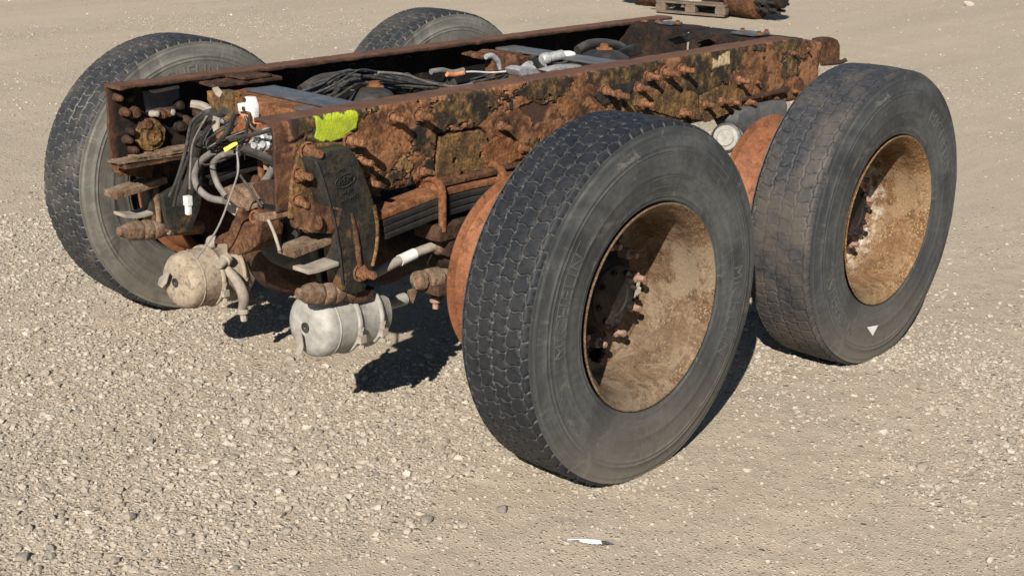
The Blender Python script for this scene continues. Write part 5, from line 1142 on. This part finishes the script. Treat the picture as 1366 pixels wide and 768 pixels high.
hose('frame_hose', [(0.525, 0.12, 0.952), (0.597, 0.12, 0.978), (0.676, 0.12, 0.98), (0.734, 0.12, 0.984)], 0.020, 'hose_black', 12); hose('frame_hose', [(1.869, 0.1, 0.96), (1.936, 0.1, 0.977), (2.028, 0.1, 0.974), (2.124, 0.1, 0.954), (2.2, 0.1, 0.917)], 0.019, 'hose_black', 12)
b = MB(); p = [(0.662, 0, 0.921)][0]
b.lathe([(0.001, 0.125), (0.04, 0.122), (0.065, 0.110), (0.085, 0.085), (0.095, 0.05), (0.097, 0.0), (0.097, -0.10)], (0.735, 0.02, 0.83), (0, 0, 1), 36, False, True); dome = b.build('air_reservoir', 'cast_black', chassis, fine=0.03, rough=(0.0024, 22), smooth=60)
b = MB(); b.lathe([(0.028, 0.0), (0.030, 0.008), (0.022, 0.012), (0.020, 0.022), (0.006, 0.024)], (0.765, 0.035, 0.945), (-0.1, -0.1, 1), 12); b.build('filler_cap', 'rust_orange', dome, fine=0.014, rough=(0.0018, 60))
# mid-frame valve cluster
b = MB(); q = [(1.378, 0, 0.952), (1.417, 0, 0.959), (1.458, 0, 0.949), (1.506, 0, 0.966), (1.531, 0, 0.958), (1.556, -0, 0.933), (1.52, 0, 0.923), (1.458, 0, 0.924), (1.402, 0, 0.925)]; b.prism([(p[0], 0.03, p[2]) for p in q], (0, -0.07, 0)); mv = b.build('relay_valve', 'alloy', chassis, bevel=0.005, fine=0.014, rough=(0.0024, 50))
q = [(1.547, 0, 0.968), (1.613, 0, 0.972)]; b = MB(); b.lathe([(0.016, 0), (0.022, 0.008), (0.022, 0.03), (0.017, 0.034), (0.019, 0.05), (0.019, 0.10)], q[0], (0.98, -0.15, 0.1), 16); b.build('valve_body', 'alloy', mv)
q = [(1.647, 0, 0.969), (1.716, 0, 0.962)]; b = MB(); b.lathe([(0.018, 0), (0.020, 0.012), (0.017, 0.05), (0.010, 0.07)], q[0], (0.98, -0.2, 0.05), 14); b.build('plug_connector', 'white_plastic', chassis)
q = [(1.605, 0, 0.97)]; b = MB(); b.lathe([(0.021, 0), (0.021, 0.04)], q[0], (0.98, -0.2, 0.05), 16); b.build('valve_collar', 'hose_black', mv)
b = MB(); q = [(1.451, -0.05, 0.95), (1.545, -0.05, 0.957), (1.659, -0.05, 0.951), (1.676, -0.05, 0.938), (1.587, -0.05, 0.931), (1.484, -0.05, 0.93)]; b.prism([(p[0], -0.06, p[2]) for p in q], (0, -0.05, 0)); b.build('valve_bracket', 'alloy', mv, bevel=0.003)
hose('cable', [(1.442, -0.05, 0.997), (1.467, -0.05, 0.97), (1.5, -0.05, 0.945), (1.546, -0.05, 0.93)], 0.011, 'hose_black'); hose('cable', [(1.575, -0.05, 0.938), (1.616, -0.05, 0.955), (1.667, -0.05, 0.962)], 0.007, 'hose_black')
hose('bent_pipe', [(1.315, 0.06, 0.994), (1.346, 0.06, 0.994), (1.378, 0.06, 0.972), (1.39, 0.06, 0.943)], [0.010, 0.012, 0.008], 'alloy'); hose('air_line', [(1.115, 0.04, 0.958), (1.227, 0.04, 0.952), (1.322, 0.04, 0.939), (1.421, 0.04, 0.934)], 0.0035, 'white_plastic')
hose('air_line', [(1.025, 0.04, 0.973), (1.079, 0.04, 0.972), (1.13, 0.04, 0.959), (1.182, 0.04, 0.962)], 0.010, 'hose_grey'); hose('air_line', [(1.091, 0.03, 0.959), (1.127, 0.03, 0.953), (1.172, 0.03, 0.954)], 0.009, 'copper')
p = [(1.936, 0.02, 0.959)][0]; b = MB(); b.lathe([(0.030, 0), (0.032, 0.012), (0.020, 0.016), (0.016, 0.03), (0.004, 0.032)], p, (-0.1, -0.1, 1), 10); b.build('filler_cap', 'rust_orange', chassis, fine=0.014, rough=(0.003, 50))
b = MB(); b.lathe([(0.05, -0.10), (0.09, -0.06), (0.10, -0.02), (0.06, 0.0), (0.03, 0.01)], tuple(p), (0, 0, 1), 24); b.build('reservoir_neck', 'black_steel', chassis)
for q in ([(2.06, 0, 0.965), (2.107, 0, 0.978), (2.147, 0, 0.963), (2.159, -0, 0.932), (2.082, 0, 0.927)], [(2.258, -0.1, 1.005), (2.328, -0.1, 1.011), (2.381, -0.1, 0.988), (2.321, -0.1, 0.976)], [(2.461, -0.1, 0.976), (2.513, -0.1, 0.98), (2.553, -0.1, 0.964), (2.516, -0.1, 0.955)]):
    b = MB(); b.prism([tuple(p) for p in q], (0, 0.06, -0.02)); b.build('bracket_scrap', 'black_steel' if q[0][0] < 2.3 else 'rust_brown', chassis, bevel=0.004, fine=0.014, rough=(0.0048, 40))
# ------------------------------------------------------------------ feather on the gravel
fa, fb = [(0.216, -1.314, 0.012), (0.282, -1.409, 0.012)]
def feather():
    A = Vector(fa); B = Vector(fb); d = (B-A); L = d.length; d.normalize(); s = Vector((-d.y, d.x, 0))
    root = empty('feather', (A.x, A.y, 0.0), 'small white feather with a grey tip lying on the gravel', 'feather')
    z0 = float(ground_z(np.array([A.x]), np.array([A.y]))[0])+0.012
    pt = lambda t, w, h: A+d*(L*t)+s*w+Vector((0, 0, z0-A.z+h))
    b = MB(); b.tube([pt(0, 0, 0.002), pt(0.3, 0, 0.006), pt(0.7, 0.002, 0.006), pt(1.0, 0, 0.001)], [0.0020, 0.0018, 0.0011, 0.0005], 6, 5); b.build('quill', 'white_plastic', root)
    def vane(t0, t1, name, mat):
        n = 18; V = []; F = []
        for i in range(n+1):
            t = t0+(t1-t0)*i/n; w = 0.013*math.sin(math.pi*min(1, (t-0.2)/0.82)**0.75)+0.0008
            for k, f_ in enumerate((-1, -0.5, 0, 0.5, 1)): V.append(pt(t+0.05*abs(f_), w*f_*(0.9+0.2*random.random()), 0.0065-0.004*abs(f_)+0.001*random.random()))
        for i in range(n):
            for k in range(4): F.append((i*5+k, i*5+k+1, i*5+5+k+1, i*5+5+k))
        m_ = MB(); m_.add(V, F); m_.build(name, mat, root)
    vane(0.24, 0.74, 'vane', 'white_plastic'); vane(0.745, 0.97, 'vane_tip', 'wire')
feather()

# ------------------------------------------------------------------ spare axle lying on a pallet in the distance
PR = Vector([(10.2, 5.09, 0)][0]); PL = Vector([(10.04, 5.831, 0)][0])
ux = (PR-PL); PLEN = ux.length; ux.normalize(); uy = Vector((-ux.y, ux.x, 0))
if uy.x < 0: uy = -uy
def P3(a, b_, z): return PL+ux*a+uy*b_+Vector((0, 0, z))
pal = empty('pallet', tuple(PL), 'weathered wooden pallet carrying a rusted axle in the background', 'pallet')
rz = math.atan2(ux.y, ux.x); W = 1.0
def plank(name, a, b_, z, la, lb, lz):
    m_ = MB(); m_.box(tuple(P3(a, b_, z)), (la, lb, lz), (0, 0, rz)); m_.build(name, 'wood', pal, bevel=0.004, fine=0.12, rough=(0.004, 12))
for b_ in (0.0, W/2, W): plank('bottom_board', PLEN/2, b_, 0.012, PLEN*1.05, 0.10, 0.020)
for a in (0.03, PLEN/2, PLEN-0.03):
    for b_ in (0.0, W/2, W): plank('block', a, b_, 0.055, 0.12, 0.10, 0.064)
for a in (0.03, PLEN/2, PLEN-0.03): plank('stringer_board', a, W/2, 0.097, 0.11, W+0.1, 0.020)
for k in range(6): plank('deck_board', PLEN/2, 0.0+k*W/5, 0.118, PLEN*1.08, 0.11, 0.020)
for k, (o, z) in enumerate(((0.0, 0.15), (0.18, 0.155))):
    m_ = MB(); m_.tube([tuple(P3(-0.15+0.2*k, o+0.02, z)), tuple(P3(PLEN*0.62+0.25*k, o+0.05, z-0.005))], 0.020, 10, 1)
    o_ = m_.build('steel_bar', 'rust_brown' if k else 'grey_dusty', None); o_['label'] = ('long pale bar lying along the front edge of the pallet', 'brown steel bar lying behind the pale bar on the pallet')[k]; o_['category'] = 'bar'
E0 = Vector([(10.48, 6.412, 0.22)][0]); E1 = Vector([(10.41, 4.753, 0.22)][0])
sa = empty('spare_axle', tuple((E0+E1)/2-Vector((0, 0, 0.22))), 'rusty spare truck axle with a studded hub resting on the far pallet', 'axle')
d = (E1-E0); LA = d.length; d.normalize()
m_ = MB(); m_.lathe([(0.07, 0.0), (0.075, LA*0.3), (0.13, LA*0.42), (0.15, LA*0.5), (0.13, LA*0.60), (0.10, LA*0.68), (0.10, LA-0.2)], tuple(E0), d, 28); m_.build('axle_tube', 'rust_brown', sa, fine=0.08, rough=(0.006, 9), smooth=60)
for (pos, sg) in ((E1, 1), (E0, -1)):
    m_ = MB(); m_.lathe([(0.10, -0.40), (0.20, -0.38), (0.215, -0.36), (0.22, -0.20), (0.232, -0.17), (0.232, -0.03), (0.21, -0.01), (0.17, 0.0), (0.13, 0.02)], tuple(pos), d*sg, 40); m_.build('brake_drum', 'rust', sa, fine=0.06, rough=(0.003, 14), smooth=45)
    m_ = MB(); m_.lathe([(0.15, 0.0), (0.15, 0.05), (0.11, 0.06), (0.11, 0.11), (0.16, 0.12), (0.16, 0.16), (0.10, 0.17), (0.095, 0.26), (0.05, 0.28)], tuple(pos), d*sg, 28); hb = m_.build('hub', 'hub', sa, fine=0.05, rough=(0.003, 20))
    u = d.cross(Vector((0, 0, 1))).normalized(); w_ = d.cross(u)
    for k in range(10):
        a = 2*math.pi*k/10+0.2; q = pos+(u*math.cos(a)+w_*math.sin(a))*0.143
        m_ = MB(); m_.lathe([(0.030, -0.02), (0.034, 0.03), (0.020, 0.036), (0.018, 0.09), (0.034, 0.092), (0.034, 0.15), (0.018, 0.156), (0.016, 0.24)], tuple(q), d*sg, 8); m_.build('wheel_stud', 'black_steel', hb)
